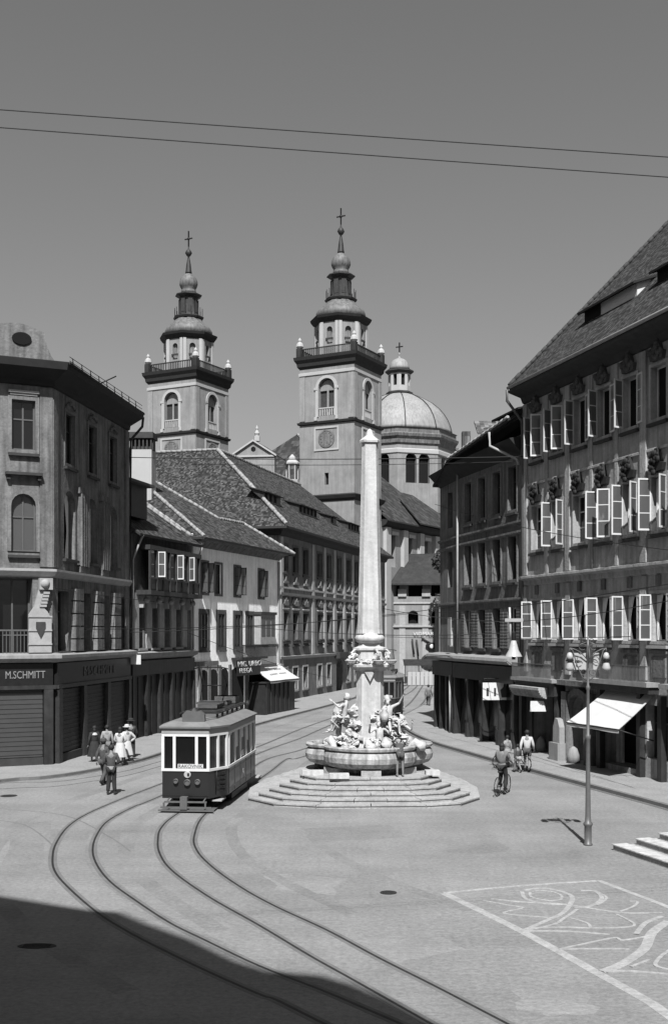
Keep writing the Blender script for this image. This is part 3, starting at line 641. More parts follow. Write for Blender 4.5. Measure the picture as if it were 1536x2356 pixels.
# small bracket sign
mb = MB(); ublock(mb, Ac, Af, 10.55, 10.62, -.75, -.15, 4.15, 4.65); o = put('bracket_sign', mb.mesh('bracket_sign', 'white_paint')); tag(o, 'small white projecting sign plate at the far corner of the leftmost house', 'sign')

# ================================================================ CHIMNEY block behind A / B
ch = empty('chimney_block', T(-12.8, 75, 13), 'large pale chimney block with dark slotted cap behind the leftmost house', 'chimney')
cq = [(-13.75, 75), (-12.1, 75), (-12.0, 76.2), (-13.65, 76.2)]
mb = MB(); mb.prism(cq, 11, 18.0); part('stack', mb, 'church_trim', ch)
mb = MB(); mb.prism([(-13.85, 74.9), (-12.0, 74.9), (-11.9, 76.35), (-13.75, 76.35)], 18.75, 19.15)
for k in range(7): mb.box(-13.75 + k * .26, -13.65 + k * .26, 75, 75.12, 18.001, 18.749)
mb.box(-13.6, -12.2, 75.3, 76.1, 18.001, 18.749); mb.box(-12.12, -12.02, 75.13, 76.15, 18.001, 18.749); part('cap', mb, 'trim_dark', ch)

# ================================================================ HOUSE B : narrow house with the glazed oriel
B0 = (-11.0, 60.4); B1 = (-8.85, 70.0); LB = (Vector(B1) - Vector(B0)).length
sb = ops_row([.9 + 1.9 * k + .9 for k in range(4)], .95, 5.0, 3.0, depth=.5, frame='trim_dark', sill='trim_light', bars=(.6,))
Bh = building('narrow_house', 'narrow dark house with glazed oriel, between the corner house and the white house', 'building', [B0, B1, (-19, 72.4), (-21, 62.6)], 0, 11.2, 'plaster_mid', {0: sb})
mb = MB(); e0 = off(B0, (.2185, .9758), 0, -.7); e1 = off(B1, (.2185, .9758), 0.2, -.7)
roof_faces(mb, [[(e0[0], e0[1], 11.15), (e1[0], e1[1], 11.25), (B1[0] - 5.9, B1[1] + 1.35, 15.9), (B0[0] - 5.9, B0[1] + 1.35, 15.9)], [(B0[0] - 5.9, B0[1] + 1.35, 15.9), (B1[0] - 5.9, B1[1] + 1.35, 15.9), (-19, 72.4, 11.2), (-21, 62.6, 11.2)]])
part('roof', mb, 'tiles', Bh)
mb = MB(); ridge(mb, (e1[0], e1[1], 11.3), (B1[0] - 5.9, B1[1] + 1.35, 16.0)); ridge(mb, (e1[0] - 1.0, e1[1] - 2.4, 11.9), (B1[0] - 5.2, B1[1] - 1.2, 15.4), .09); part('verge_tiles', mb, 'lead_ridge', Bh)
mb = MB(); ublock(mb, B0, B1, .3, 3.4, .3, 2.9, 12.2, 14.0); d_ = part('dormer', mb, 'black_wood', Bh)
mb = MB(); s_ = len(mb.v); mb.prism_y([(.1, 14.0), (3.6, 14.0), (3.6, 14.15), (.1, 14.15)], -.1, 3.6); utrans(mb, s_, edge_mat(B0, B1)); put('dormer_roof', mb.mesh('dormer_roof', 'tiles_mid'), d_)
mb = MB(); ublock(mb, B0, B1, .9, LB - .6, -.95, -.004, 7.9, 8.15); ublock(mb, B0, B1, .9, LB - .6, -.9, -.004, 10.35, 10.6)
for k in range(9): ublock(mb, B0, B1, .95 + k * 1.0, 1.07 + k * 1.0, -.9, -.78, 8.15, 10.35)
ublock(mb, B0, B1, .95, LB - .65, -.88, -.8, 8.75, 8.85); 
ori = part('oriel', mb, 'door_wood', Bh)
mb = MB(); ublock(mb, B0, B1, .97, LB - .67, -.84, -.82, 8.2, 8.75); put('oriel_panel', mb.mesh('oriel_panel', 'shop_wood'), ori)
for k in range(8):
    mb = MB(); ublock(mb, B0, B1, 1.08 + k, 1.94 + k, -.8, -.78, 8.86, 10.34); put('pane', mb.mesh('pane', 'glass'), ori)
    if k in (1, 4, 6):
        put('casement', cached(('ol', 1), lambda: leaf_mesh(.42, 1.4, 'white_paint', 2)), ori, edge_mat(B0, B1) @ T(1.1 + k, -.86, 8.9, -R(60 + 8 * k)))
mb = MB()
for k in range(5): upoly(mb, B0, B1, [(1.3 + k * 1.85, 7.2), (1.5 + k * 1.85, 7.2), (1.5 + k * 1.85, 7.88), (1.3 + k * 1.85, 7.88)], -.35, -.004); mb_s = len(mb.v); mb.ball((0, 0, 0), .17, 6); utrans(mb, mb_s, edge_mat(B0, B1) @ T(1.4 + k * 1.85, -.5, 7.6))
part('bracket', mb, 'trim_light', Bh)
mb = MB()
for k in range(5): ublock(mb, B0, B1, .5 + 1.9 * k + .02, .5 + 1.9 * k + .8, -.1, -.004, 4.95, 8.0 if k else 8.0)
part('pilaster', mb, 'trim_light', Bh)
mb = MB(); sweep(mb, [off(B0, (.2185, .9758), .05), B1], [(.004, 4.3), (.45, 4.5), (.5, 4.72), (.004, 4.8)]); part('shop_cornice', mb, 'stone', Bh)
mb = MB(); ublock(mb, B0, B1, .05, LB, -.25, -.004, 3.5, 4.29); 
for k in range(6): ublock(mb, B0, B1, .1 + k * 1.93, .32 + k * 1.93, -.25, -.004, .1, 3.49)
part('shop_frame', mb, 'shop_wood', Bh)
mb = MB()
for k in range(5): ublock(mb, B0, B1, .33 + k * 1.93, 2.02 + k * 1.93, -.1, -.004, .1, 3.49); ublock(mb, B0, B1, 1.1 + k * 1.93, 1.2 + k * 1.93, -.14, -.104, .12, 3.4)
part('shop_shutter', mb, 'black_wood', Bh)
downpipe(Bh, [(B0[0] + .75, B0[1] + .3, 11.1), (B0[0] + .35, B0[1] + .45, 10.2), (B0[0] + .2, B0[1] + .4, 9.8), (B0[0] + .2, B0[1] + .4, 4.8)], .06, 'trim_light')
downpipe(Bh, [(B0[0] + .2, B0[1] + 1.2, 10.9), (B0[0] + .2, B0[1] + 1.2, 4.8)], .05, 'trim_light')
downpipe(Bh, [(B1[0] + .7, B1[1] - .1, 11.1), (B1[0] + .55, B1[1] - .1, 10.7), (B1[0] + .15, B1[1] - .15, 10.1), (B1[0] + .15, B1[1] - .15, 4.8)], .06, 'trim_light')

# ================================================================ HOUSE C : white house
C0 = (-8.75, 70.2); C1 = (-4.13, 84.5); LC = (Vector(C1) - Vector(C0)).length; uc = lambda px: UF(C0, C1, px)
top = [dict(u=uc(x), w=1.0, z=8.35, h=1.95, frame=f, surround='plaster_light', st=.14, depth=.2, open=op, leafm='trim_dark', shutters=sh) for x, f, op, sh in ((470, 'trim_dark', (95, 80), None), (502, 'trim_dark', None, None), (545, 'trim_dark', (70, 90), None), (600, 'trim_dark', (85, 60), None))]
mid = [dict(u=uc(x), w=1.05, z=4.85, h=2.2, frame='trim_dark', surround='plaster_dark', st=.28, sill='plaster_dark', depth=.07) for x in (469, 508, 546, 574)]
Ch = building('white_house', 'white plastered house with dark windows and a shop awning, across from the obelisk', 'building', [C0, C1, (-13, 87.6), (-18, 73.3)], 0, 12.0, 'plaster_white', {0: top + mid})
mb = MB(); dC = Vector(C1) - Vector(C0); dC.normalize(); ov = lambda p, a, b, z: (*off(p, dC, a, b), z)
zc = lambda b: 11.75 + .6 * (b + .9); q0 = ov(C0, -.3, -.9, 11.75); q1 = ov(C1, 1.1, -.9, 11.75); hT = ov(C0, 15.4, 3.0, zc(3.0)); hL = ov(C0, 10.4, 2.8, zc(2.8)); bk = ov(C0, 8.7, 9.2, zc(9.2)); bk0 = ov(C0, 7.5, 9.0, zc(9.0))
roof_faces(mb, [[q0, q1, hT, hL, bk, bk0], [q0, bk0, ov(C0, -.3, 18, 11.75)], [q1, ov(C1, 1.1, 6, 11.75), hT], [hT, ov(C1, 1.1, 6, 11.75), ov(C1, 0, 14, 11.75), bk, hL], [bk, bk0, ov(C0, -.3, 18, 11.75), ov(C1, 0, 14, 11.75)]])
part('roof', mb, 'tiles', Ch)
mb = MB(); ridge(mb, q0, bk0); ridge(mb, hL, bk, .12); ridge(mb, hT, hL, .12); ridge(mb, q1, hT, .12); part('ridge_tiles', mb, 'lead_ridge', Ch)
mb = MB(); sweep(mb, [C0, C1, (-13, 87.6)], [(.004, 11.2), (.15, 11.3), (.35, 11.55), (.7, 11.68), (.004, 11.7)]); part('cornice', mb, 'plaster_light', Ch)
mb = MB(); ublock(mb, C0, C1, LC - .28, LC + .004, -.12, -.004, .3, 11.1); part('quoin', mb, 'trim_light', Ch)
mb = MB(); u0, u1 = uc(583), uc(617)
ublock(mb, C0, C1, u0, u1, -.55, -.004, 5.0, 7.1); a_ = part('oriel_box', mb, 'trim_light', Ch)
mb = MB(); ublock(mb, C0, C1, u0 - .1, u1 + .1, -.65, -.004, 7.102, 7.3); ublock(mb, C0, C1, u0 - .1, u1 + .1, -.65, -.004, 4.8, 4.998); put('oriel_trim', mb.mesh('oriel_trim', 'trim_dark'), a_)
mb = MB(); 
for k in range(3): ublock(mb, C0, C1, u0 + .15 + k * (u1 - u0) / 3, u0 + (k + 1) * (u1 - u0) / 3 - .1, -.57, -.552, 5.6, 6.9)
put('pane', mb.mesh('pane', 'glass_grey'), a_)
mb = MB(); ublock(mb, C0, C1, uc(532), uc(592), -.8, -.004, 4.0, 4.14)
for k in range(34): ublock(mb, C0, C1, uc(532) + k * .19, uc(532) + k * .19 + .04, -.8, -.76, 4.14, 4.95)
ublock(mb, C0, C1, uc(532), uc(592), -.82, -.74, 4.95, 5.0); part('balcony', mb, 'shop_wood', Ch)
mb = MB()
for u, w_ in ((uc(468), 1.2), (uc(490), 1.3), (uc(515), 1.3), (uc(545), 2.2), (uc(590), 2.8)): upoly(mb, C0, C1, [(u - w_ / 2, .1), (u + w_ / 2, .1), (u + w_ / 2, 3.1)] + [(u + w_ / 2 * math.cos(t * .314), 3.1 + .35 * math.sin(t * .314)) for t in range(1, 10)] + [(u - w_ / 2, 3.1)], -.03, -.004)
part('shop_opening', mb, 'interior_shade', Ch)
mb = MB(); ublock(mb, C0, C1, .2, uc(500), -.1, -.004, 3.7, 4.0)
for x in (458, 479, 503, 527, 566): ublock(mb, C0, C1, uc(x) - .18, uc(x) + .18, -.12, -.004, .1, 3.69)
part('shop_frame', mb, 'plaster_mid', Ch)
# projecting black sign board and dark shop kiosk under awning
sg = empty('sign_board', edge_mat(C0, C1) @ T(uc(530), -.9, 3.2), 'black sign board with two lines of white lettering on the white house', 'sign')
mb = MB(); ublock(mb, C0, C1, uc(516), uc(568), -1.0, -.86, 2.95, 4.0); part('board', mb, 'black_paint', sg)
sign_text('lettering', sg, C0, C1, (uc(516) + uc(568)) / 2, 3.72, 'MIG. URBO', .5, 'white_paint', -1.02, 1.7)
sign_text('lettering', sg, C0, C1, (uc(516) + uc(568)) / 2 - .7, 3.28, 'FLEGA', .46, 'white_paint', -1.02, 1.7)
def awning(name, A_, B_, u0, u1, z1, z0, pr0, pr1, label, m='canvas', sag=.06):
    aw = empty(name, edge_mat(A_, B_) @ T(u0, 0, z1), label, 'awning')
    mb = MB(); n = 8; mt = edge_mat(A_, B_)
    for i in range(n):
        for j in range(6):
            def q(i, j, e=0.0):
                s = i / n; t = j / 6; y = -(pr0 + (pr1 - pr0) * s) * t; z = z1 + (z0 - z1) * t - sag * math.sin(t * math.pi) - .02 * math.sin(s * 9) * t
                return mt @ Vector((u0 + (u1 - u0) * s, y - .02, z - e))
            mb.face([q(i, j), q(i + 1, j), q(i + 1, j + 1), q(i, j + 1)]); mb.face([q(i, j, .02), q(i, j + 1, .02), q(i + 1, j + 1, .02), q(i + 1, j, .02)])
            if j == 5: mb.face([q(i, 6), q(i + 1, 6), q(i + 1, 6, .16), q(i, 6, .16)])
    part('canvas', mb, m, aw)
    mb = MB()
    for u, p in ((u0 + .05, pr0), (u1 - .05, pr1)): mb.tube([mt @ Vector((u, -.02, z0 - .5)), mt @ Vector((u, -p, z0 - .04))], .025, 5)
    mb.tube([mt @ Vector((u0, -pr0 - .02, z0 - .03)), mt @ Vector((u1, -pr1 - .02, z0 - .03))], .03, 5); part('awning_frame', mb, 'iron', aw); return aw
aw = awning('awning', C0, C1, uc(578) - .2, LC - .15, 3.55, 2.45, 1.5, 1.7, 'small white awning with faint lettering over the white house shop')
mb = MB()
for r_ in range(2):
    for k in range(9):
        if k != 4: s_ = len(mb.v); mb.box(1.2 + k * .36, 1.2 + k * .36 + .22, -.62 - .42 * r_, -.50 - .42 * r_, 3.19 - .3 * r_, 3.195 - .3 * r_)
utrans(mb, 0, edge_mat(C0, C1) @ T(uc(578), 0, 0)); part('faded_lettering', mb, 'cloth_grey', aw)
kk = empty('shop_booth', edge_mat(C0, C1) @ T(LC - 1, -1, 0), 'black wooden shop booth standing under the small awning of the white house', 'booth')
mb = MB(); ublock(mb, C0, C1, uc(570), LC - .1, -1.3, -.004, .1, 2.3); part('booth_wall', mb, 'black_wood', kk)
mb = MB(); ublock(mb, C0, C1, uc(570) - .1, LC, -1.4, -.004, 2.302, 2.38)
for k in range(6): ublock(mb, C0, C1, uc(570) + .1 + k * .9, uc(570) + .2 + k * .9, -1.36, -1.302, .15, 2.3)
part('booth_trim', mb, 'shop_wood', kk)
mb = MB(); s_ = 0; mb.ball((0, 0, .35), .42, 10, (.8, .8, 1), .2, 4); mb.lathe([(.3, -.02), (.34, .2), (.2, .6), (0.02, .75)], n=10)
o = put('stone_bollard', mb.mesh('stone_bollard', 'stone'), None, T(G(625, 1640).x, G(625, 1640).y, .1)); tag(o, 'rounded pale guard stone beside the black booth', 'bollard')

# ================================================================ HOUSE D : long palace along the left side of the street
D0 = (-4.5, 93.5); D1 = (5.9, 131); dD = (Vector(D1) - Vector(D0)).normalized(); LD = (Vector(D1) - Vector(D0)).length; ud = lambda px: UF(D0, D1, px)
cols = [ud(x) for x in (655, 679, 702, 735, 756, 780, 801, 819)]; stp = 3.6; cols += [cols[-1] + 3.5 * k for k in (1, 2, 3)]
dops = []
for u in cols:
    if u < LD - 1:
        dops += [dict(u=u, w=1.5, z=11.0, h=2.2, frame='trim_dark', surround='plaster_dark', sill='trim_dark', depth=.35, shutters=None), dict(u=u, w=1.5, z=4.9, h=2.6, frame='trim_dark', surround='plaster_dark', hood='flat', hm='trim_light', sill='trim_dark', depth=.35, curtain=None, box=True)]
        if abs(u - ud(780)) > 1.5: dops.append(dict(u=u, w=1.4, z=.9, h=1.9, frame='trim_light', surround='trim_light', sill='trim_dark', depth=.3))
dops.append(dict(u=ud(781), w=2.4, z=0.1, h=3.2, arch=True, kind='void', depth=.7))
W2 = (-4.5 - .964 * 30, 93.5 + .267 * 30)
Dh = building('long_palace', 'long three storey palace with huge tiled hip roof behind the white house', 'building', [D0, D1, (5.9 - .964 * 18, 131 + .267 * 18), (-21.85 + 10.4 * .9, 98.3 + 37.5 * .4), W2], 0, 14.9, 'plaster_mid', {0: dops})
mb = MB(); R0 = off(D0, dD, 9, 9); R1 = off(D1, dD, -4, 9); e0 = off(D0, dD, -.9, -.9); e1 = off(D1, dD, .6, -.9); RL = off(D0, dD, 9, 28); eL = off(D0, dD, -.9, 29)
roof_faces(mb, [[(*e0, 14.6), (*e1, 14.6), (*R1, 22.7), (*R0, 22.7)], [(*eL, 14.6), (*e0, 14.6), (*R0, 22.7), (*RL, 22.7)], [(*e1, 14.6), (*off(D1, dD, .6, 19), 14.6), (*R1, 22.7)], [(*R0, 22.7), (*R1, 22.7), (*off(D1, dD, .6, 19), 14.6), (*off(D0, dD, 19, 19), 14.6)], [(*RL, 22.7), (*R0, 22.7), (*off(D0, dD, 19, 19), 14.6), (*off(D0, dD, 19, 29), 14.6)]], .2)
part('roof', mb, 'tiles', Dh)
mb = MB(); ridge(mb, (*R0, 22.75), (*R1, 22.75), .16, .5); ridge(mb, (*e0, 14.7), (*R0, 22.75), .18, .5); ridge(mb, (*R0, 22.75), (*RL, 22.75), .16, .5); part('ridge_tiles', mb, 'lead_ridge', Dh)
def shed_dormer(bl, A_, dd, u, wdt, e_in, ez, slope, hgt, dep, name='dormer', mfront='lead_ridge', dark=None):
    """low shed dormer: front face at e_in behind the eave line, roof plane slope (rise per metre)."""
    z0 = ez + e_in * slope; s2 = slope * .35; L_ = hgt / (slope - s2)
    a = [off(A_, dd, u, e_in), off(A_, dd, u + wdt, e_in), off(A_, dd, u + wdt, e_in + L_), off(A_, dd, u, e_in + L_)]
    mb = MB(); zt = z0 + hgt; zb = zt + L_ * s2
    mb.face([(*a[0], z0), (*a[1], z0), (*a[1], zt), (*a[0], zt)]); mb.face([(*a[0], z0), (*a[0], zt), (*a[3], zb)]); mb.face([(*a[1], z0), (*a[2], zb), (*a[1], zt)])
    dm = part(name, mb, mfront, bl)
    mb = MB(); b = [off(A_, dd, u - .2, e_in - .3), off(A_, dd, u + wdt + .2, e_in - .3), off(A_, dd, u + wdt + .2, e_in + L_), off(A_, dd, u - .2, e_in + L_)]
    roof_faces(mb, [[(*b[0], zt - .3 * s2 + .02), (*b[1], zt - .3 * s2 + .02), (*b[2], zb + .02), (*b[3], zb + .02)]], .1); part('dormer_roof', mb, 'tiles_dark', dm)
    mb = MB()
    if dark: c0 = off(A_, dd, u, e_in - .02); c1 = off(A_, dd, u + dark, e_in - .02); mb.face([(*c0, z0), (*c1, z0), (*c1, zt), (*c0, zt)])
    for k in range(0 if dark else max(1, int(wdt / 1.2))):
        c0 = off(A_, dd, u + .3 + k * 1.2, e_in - .02); c1 = off(A_, dd, u + .95 + k * 1.2, e_in - .02); mb.face([(*c0, z0 + .12), (*c1, z0 + .12), (*c1, zt - .12), (*c0, zt - .12)])
    part('dormer_opening', mb, 'interior_shade', dm)
sl_ = 8.1 / 9.9
for u, wd_ in ((3, 4.5), (13, 6), (24, 2.2), (31, 5)): shed_dormer(Dh, e0, dD, u, wd_, 3.0, 14.6, sl_, .85, 3, mfront='shop_wood')
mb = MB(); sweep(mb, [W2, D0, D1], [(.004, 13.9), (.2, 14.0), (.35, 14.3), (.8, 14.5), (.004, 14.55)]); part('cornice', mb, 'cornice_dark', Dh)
mb = MB()
for z in (3.55, 8.9): sweep(mb, [W2, D0, D1], [(.004, z), (.18, z + .08), (.22, z + .28), (.004, z + .3)])
sweep(mb, [W2, D0, D1], [(.004, 9.5), (.1, 9.55), (.1, 9.7), (.004, 9.72)]); part('string_course', mb, 'trim_light', Dh)
mb = MB(); mb2 = MB()
for u in cols:
    ublock(mb, D0, D1, u - 1.0, u + 1.0, -.12, -.004, 8.3, 8.85); s_ = len(mb2.v)
    mb2.prism_y([(-.75, 0), (-.5, -.14), (.5, -.14), (.75, 0), (.55, .1), (.42, .34), (.2, .2), (0, .52), (-.2, .2), (-.42, .34), (-.55, .1)], -.02, .12)
    utrans(mb2, s_, edge_mat(D0, D1) @ T(u, -.16, 8.25)); s_ = len(mb2.v)
    mb2.prism_y([(-.7, 0), (.7, 0), (.6, .2), (.3, .16), (0, .62), (-.3, .16), (-.6, .2)], -.02, .12)
    utrans(mb2, s_, edge_mat(D0, D1) @ T(u, -.14, 9.95))
part('window_panel', mb, 'trim_dark', Dh); part('stucco_ornament', mb2, 'plaster_mid', Dh)
mb = MB()
for i in range(len(cols) - 1):
    if cols[i + 1] - cols[i] > 3: u = (cols[i] + cols[i + 1]) / 2; ublock(mb, D0, D1, u - .35, u + .35, -.1, -.004, 3.9, 13.8)
ublock(mb, D0, D1, .1, .8, -.1, -.004, .1, 13.8); part('pilaster', mb, 'plaster_grey', Dh)
mb = MB(); ublock(mb, D0, D1, ud(770), ud(792), -.5, -.004, 3.3, 3.9); part('portal_hood', mb, 'trim_dark', Dh)

# ================================================================ HOUSE F : big house on the right
Fo = (9.3, 55.3); dF = Vector((.269, -.963)).normalized(); Fe = (Fo[0] + dF.x * 33, Fo[1] + dF.y * 33); inF = Vector((-dF.y, dF.x))
bk = lambda p, q: (p[0] + inF.x * q, p[1] + inF.y * q)
cF = [1.45 + 2.13 * k for k in range(14)]; fo = []
rr = random.Random(5)
for i, u in enumerate(cF):
    o1 = (92 + rr.uniform(-9, 8), rr.choice([172, 174, 168, 150, 172]))
    fo.append(dict(u=u, w=1.12, z=5.5, h=1.86, surround='plaster_grey', st=.12, open=None if i == 6 else o1, curtain=(1,), depth=.34, bars=None if i != 6 else (.33, .66), pane='interior_shade' if i != 6 else 'glass', sill='trim_light'))
    o2 = (90 + rr.uniform(-12, 8), rr.choice([172, 120, 168, 60, 172]))
    fo.append(dict(u=u, w=1.12, z=9.8, h=2.1, surround='plaster_grey', st=.12, open=None if i in (0, 2) else o2, curtain=(1,) if i not in (0, 2) else None, depth=.32, bars=None if i not in (0, 2) else (.33, .66), pane='interior_shade' if i not in (0, 2) else 'glass', sill='trim_dark', hood='crest', hm='cornice_dark'))
    fo.append(dict(u=u, w=1.1, z=14.15, h=2.05, surround='plaster_grey', st=.12, open=None if i == 5 else (90 + rr.uniform(-20, 5), rr.choice([172, 165, 130, 70])), depth=.32, bars=None, pane='interior_shade', sill='trim_dark', hood='crest', hm='plaster_dark'))
uq = lambda px: UF(Fo, Fe, px)
fo += [dict(u=uq(1250), w=2.7, z=.1, h=2.75, kind='void', depth=1.2), dict(u=uq(1340), w=2.0, z=.1, h=3.0, arch=True, kind='void', depth=1.5), dict(u=uq(1432), w=3.2, z=.35, h=2.7, kind='void', depth=1.0), dict(u=uq(1512), w=1.5, z=.9, h=2.1, kind=None, frame='shop_wood', depth=.4)]
fo += [dict(u=u, w=2.4, z=.6, h=2.5, frame='shop_wood', depth=.4) for u in (16, 20, 24, 28)]
Fh = building('big_house', 'big grey house with three rows of open white casements and a steep tiled roof, right', 'building', [Fo, Fe, bk(Fe, 15), bk(Fo, 15)], 0, 17.9, 'plaster_grey', {0: fo})
mb = MB(); ee0 = off(Fo, dF, .3, -.92); ee1 = off(Fe, dF, 0, -.92); ez = 17.75
rr0 = off(Fo, dF, .0, 8.2); rr1 = off(Fe, dF, 0, 8.2); zr = ez + 9.12 * 1.0
roof_faces(mb, [[(*ee0, ez), (*ee1, ez), (*rr1, zr), (*rr0, zr)], [(*rr0, zr), (*rr1, zr), (*bk(Fe, 15.6), ez), (*bk(off(Fo, dF, -.25), 15.6), ez)]], .16)
part('roof', mb, 'tiles_near', Fh)
mb = MB(); n = Vector(Fo); mb.face([(*Fo, 17.8), (*bk(Fo, 15), 17.8), (*bk(Fo, 7.9), 26)]); mb.face([(*Fe, 17.8), (*bk(Fe, 15), 17.8), (*bk(Fe, 7.9), 26)]); part('gable_wall', mb, 'plaster_grey', Fh)
mb = MB(); ridge(mb, (*ee0, ez + .05), (*rr0, zr + .05), .10, .4); ridge(mb, (*rr0, zr + .05), (*rr1, zr + .05), .14); part('ridge_tiles', mb, 'tiles_mid' if False else 'trim_dark', Fh)
for u, wd_ in ((3.0, 4.6), (9.2, 5.0), (16, 5), (23, 5)): shed_dormer(Fh, ee0, dF, u, wd_, 2.45, ez, 1.0, .62, 2.5, mfront='white_paint', dark=1.5)
mb = MB(); sweep(mb, [Fo, Fe], [(.004, 17.0), (.1, 17.05), (.2, 17.3), (.8, 17.5), (.9, 17.6), (.004, 17.68)]); part('cornice', mb, 'trim_dark', Fh)
mb = MB(); mb.tube([(*off(Fo, dF, .25, -.98), 17.7), (*off(Fe, dF, 0, -.98), 17.7)], .08, 8); part('gutter_pipe', mb, 'trim_light', Fh)
mb = MB(); sweep(mb, [Fo, Fe], [(.004, 8.1), (.08, 8.15), (.1, 8.35), (.3, 8.45), (.3, 8.55), (.004, 8.6)]); sweep(mb, [Fo, Fe], [(.004, 12.9), (.06, 12.93), (.06, 13.02), (.004, 13.05)]); part('string_course', mb, 'plaster_grey', Fh)
mb = MB()
for u in [0.22] + [x + 1.065 for x in cF if True]:
    if abs(u - (cF[1] + 1.065)) < .1 or u < .3 or abs(u - (cF[4] + 1.065)) < .1 or u > 12: ublock(mb, Fo, Fe, u - .22, u + .22, -.09, -.004, 8.62, 16.95); ublock(mb, Fo, Fe, u - .22, u + .22, -.09, -.004, 3.95, 8.08)
    else: ublock(mb, Fo, Fe, u - .12, u + .12, -.05, -.004, 8.62, 16.95)
part('pilaster', mb, 'plaster_grey', Fh)
mb = MB()
for u in cF: ublock(mb, Fo, Fe, u - .16, u + .16, -.08, -.004, 7.65, 8.08); ublock(mb, Fo, Fe, u - .62, u + .62, -.1, -.004, 5.02, 5.16); ublock(mb, Fo, Fe, u - .5, u + .5, -.06, -.004, 4.1, 4.9)
part('window_panel', mb, 'plaster_mid', Fh)
mb = MB(); ublock(mb, Fo, Fe, .05, uq(1303), -.75, -.004, 3.55, 3.7); ublock(mb, Fo, Fe, uq(1368), uq(1518), -.6, -.004, 3.72, 3.9); ublock(mb, Fo, Fe, 13, 33, -.6, -.004, 3.72, 3.9); part('shop_cornice', mb, 'stone', Fh)
mb = MB(); ublock(mb, Fo, Fe, .15, uq(1300), -.55, -.004, 2.95, 3.545); ublock(mb, Fo, Fe, uq(1372), uq(1515), -.45, -.004, 3.45, 3.715)
for u in (.15, uq(1290)): ublock(mb, Fo, Fe, u, u + .3, -.35, -.004, .1, 2.95)
for u in (uq(1388), uq(1480), uq(1522) + .2): ublock(mb, Fo, Fe, u - .14, u + .14, -.25, -.004, .1, 3.44)
part('shop_frame', mb, 'shop_wood', Fh)
mb = MB()
for k in range(7):
    t0, t1 = k * 13, (k + 1) * 13; upoly(mb, Fo, Fe, [(.4, 0), (uq(1285), 0)] if False else [(.45, 3.3 - .5 * math.sin(R(t1))), (uq(1284), 3.3 - .5 * math.sin(R(t1))), (uq(1284), 3.3 - .5 * math.sin(R(t0)) + .01), (.45, 3.3 - .5 * math.sin(R(t0)) + .01)], -1.0 + .42 * (1 - math.cos(R(t1))) - .02, -.56)
part('rolled_blind', mb, 'plaster_grey', Fh)
mb = MB(); ublock(mb, Fo, Fe, uq(1215), uq(1228), -.12, -.004, .12, 2.9); ublock(mb, Fo, Fe, uq(1255), uq(1280), .45, .5, .12, 2.4); part('shop_door', mb, 'door_wood', Fh)
# stone portal with guard stones and relief head pieces
pt = MB(); u0, u1 = uq(1312), uq(1358)
for u, dx in ((u0 - .25, .5), (u1, .5)):
    ublock(pt, Fo, Fe, u, u + dx, -.35, -.004, .12, 3.2)
for k in range(9):
    a0, a1 = R(180 - k * 20), R(180 - (k + 1) * 20); cu_ = uq(1340); s_ = len(pt.v)
    pt.prism_y([(cu_ + 1.0 * math.cos(a0), 2.1 + 1.0 * math.sin(a0)), (cu_ + 1.0 * math.cos(a1), 2.1 + 1.0 * math.sin(a1)), (cu_ + 1.3 * math.cos(a1), 2.1 + 1.3 * math.sin(a1)), (cu_ + 1.3 * math.cos(a0), 2.1 + 1.3 * math.sin(a0))][::-1], -.3, -.004); utrans(pt, s_, edge_mat(Fo, Fe))
ublock(pt, Fo, Fe, u0 - .5, u1 + .7, -.5, -.004, 3.5, 3.72); part('portal', pt, 'plaster_mid', Fh)
mb = MB(); upoly(mb, Fo, Fe, [(u0 - .55, .12), (u0 + .15, .12), (u0 + .12, 1.6), (u0 - .05, 1.95), (u0 - .3, 2.0), (u0 - .5, 1.6)], -.62, -.36); ublock(mb, Fo, Fe, u0 - .65, u0 + .22, -.75, -.36, .12, .9); part('portal_buttress', mb, 'stone', Fh)

for k, (x, y) in enumerate(((1232, 1735), (1278, 1752), (1305, 1762))):
    g = G(x, y); mb = MB(); mb.lathe([(.3, 0), (.27, .35), (.18, .62), (.05, .72)], n=10, smooth=True); o = put('guard_stone', mb.mesh('guard_stone', 'stone'), None, T(g.x + .25, g.y, .12)); tag(o, ('pale rounded guard stone left of the big house shop door', 'pale rounded guard stone right of the big house shop door', 'pale rounded guard stone at the portal buttress of the big house')[k], 'guard stone', 'guard stones along the big house')
awning('awning', Fo, Fe, uq(1396), uq(1506), 3.42, 2.12, 1.85, 1.55, 'large bright white awning over the shop on the right', sag=.03)
mb = MB(); mb.prism_y([(-.36, -.24), (.38, -.24), (.27, .24), (-.33, .24)], -.02, .02); o = put('notice_board', mb.mesh('notice_board', 'white_paint'), None, T(9.35, 51.9, 2.45)); tag(o, 'small blank white board hanging in the dark shop doorway', 'notice board')
# balcony grille of F
mb = MB()
for k in range(int((uq(1300) - .1) / .1)): ublock(mb, Fo, Fe, .1 + k * .1, .125 + k * .1, -.7, -.68, 3.72, 4.35)
ublock(mb, Fo, Fe, .1, uq(1300), -.72, -.66, 4.35, 4.39); ublock(mb, Fo, Fe, uq(1405), uq(1515), -.55, -.5, 4.5, 4.54)
for k in range(int((uq(1515) - uq(1405)) / .1)): ublock(mb, Fo, Fe, uq(1405) + k * .1, uq(1405) + k * .1 + .025, -.55, -.52, 3.9, 4.5)
part('balcony_rail', mb, 'grey_paint', Fh)
downpipe(Fh, [(*off(Fo, dF, .3, -1.05), 17.6), (*off(Fo, dF, .2, -1.0), 17.1), (*off(Fo, dF, .05, -.16), 16.2), (*off(Fo, dF, .05, -.12), 15.7), (*off(Fo, dF, .05, -.12), 3.8)], .07, 'grey_paint')
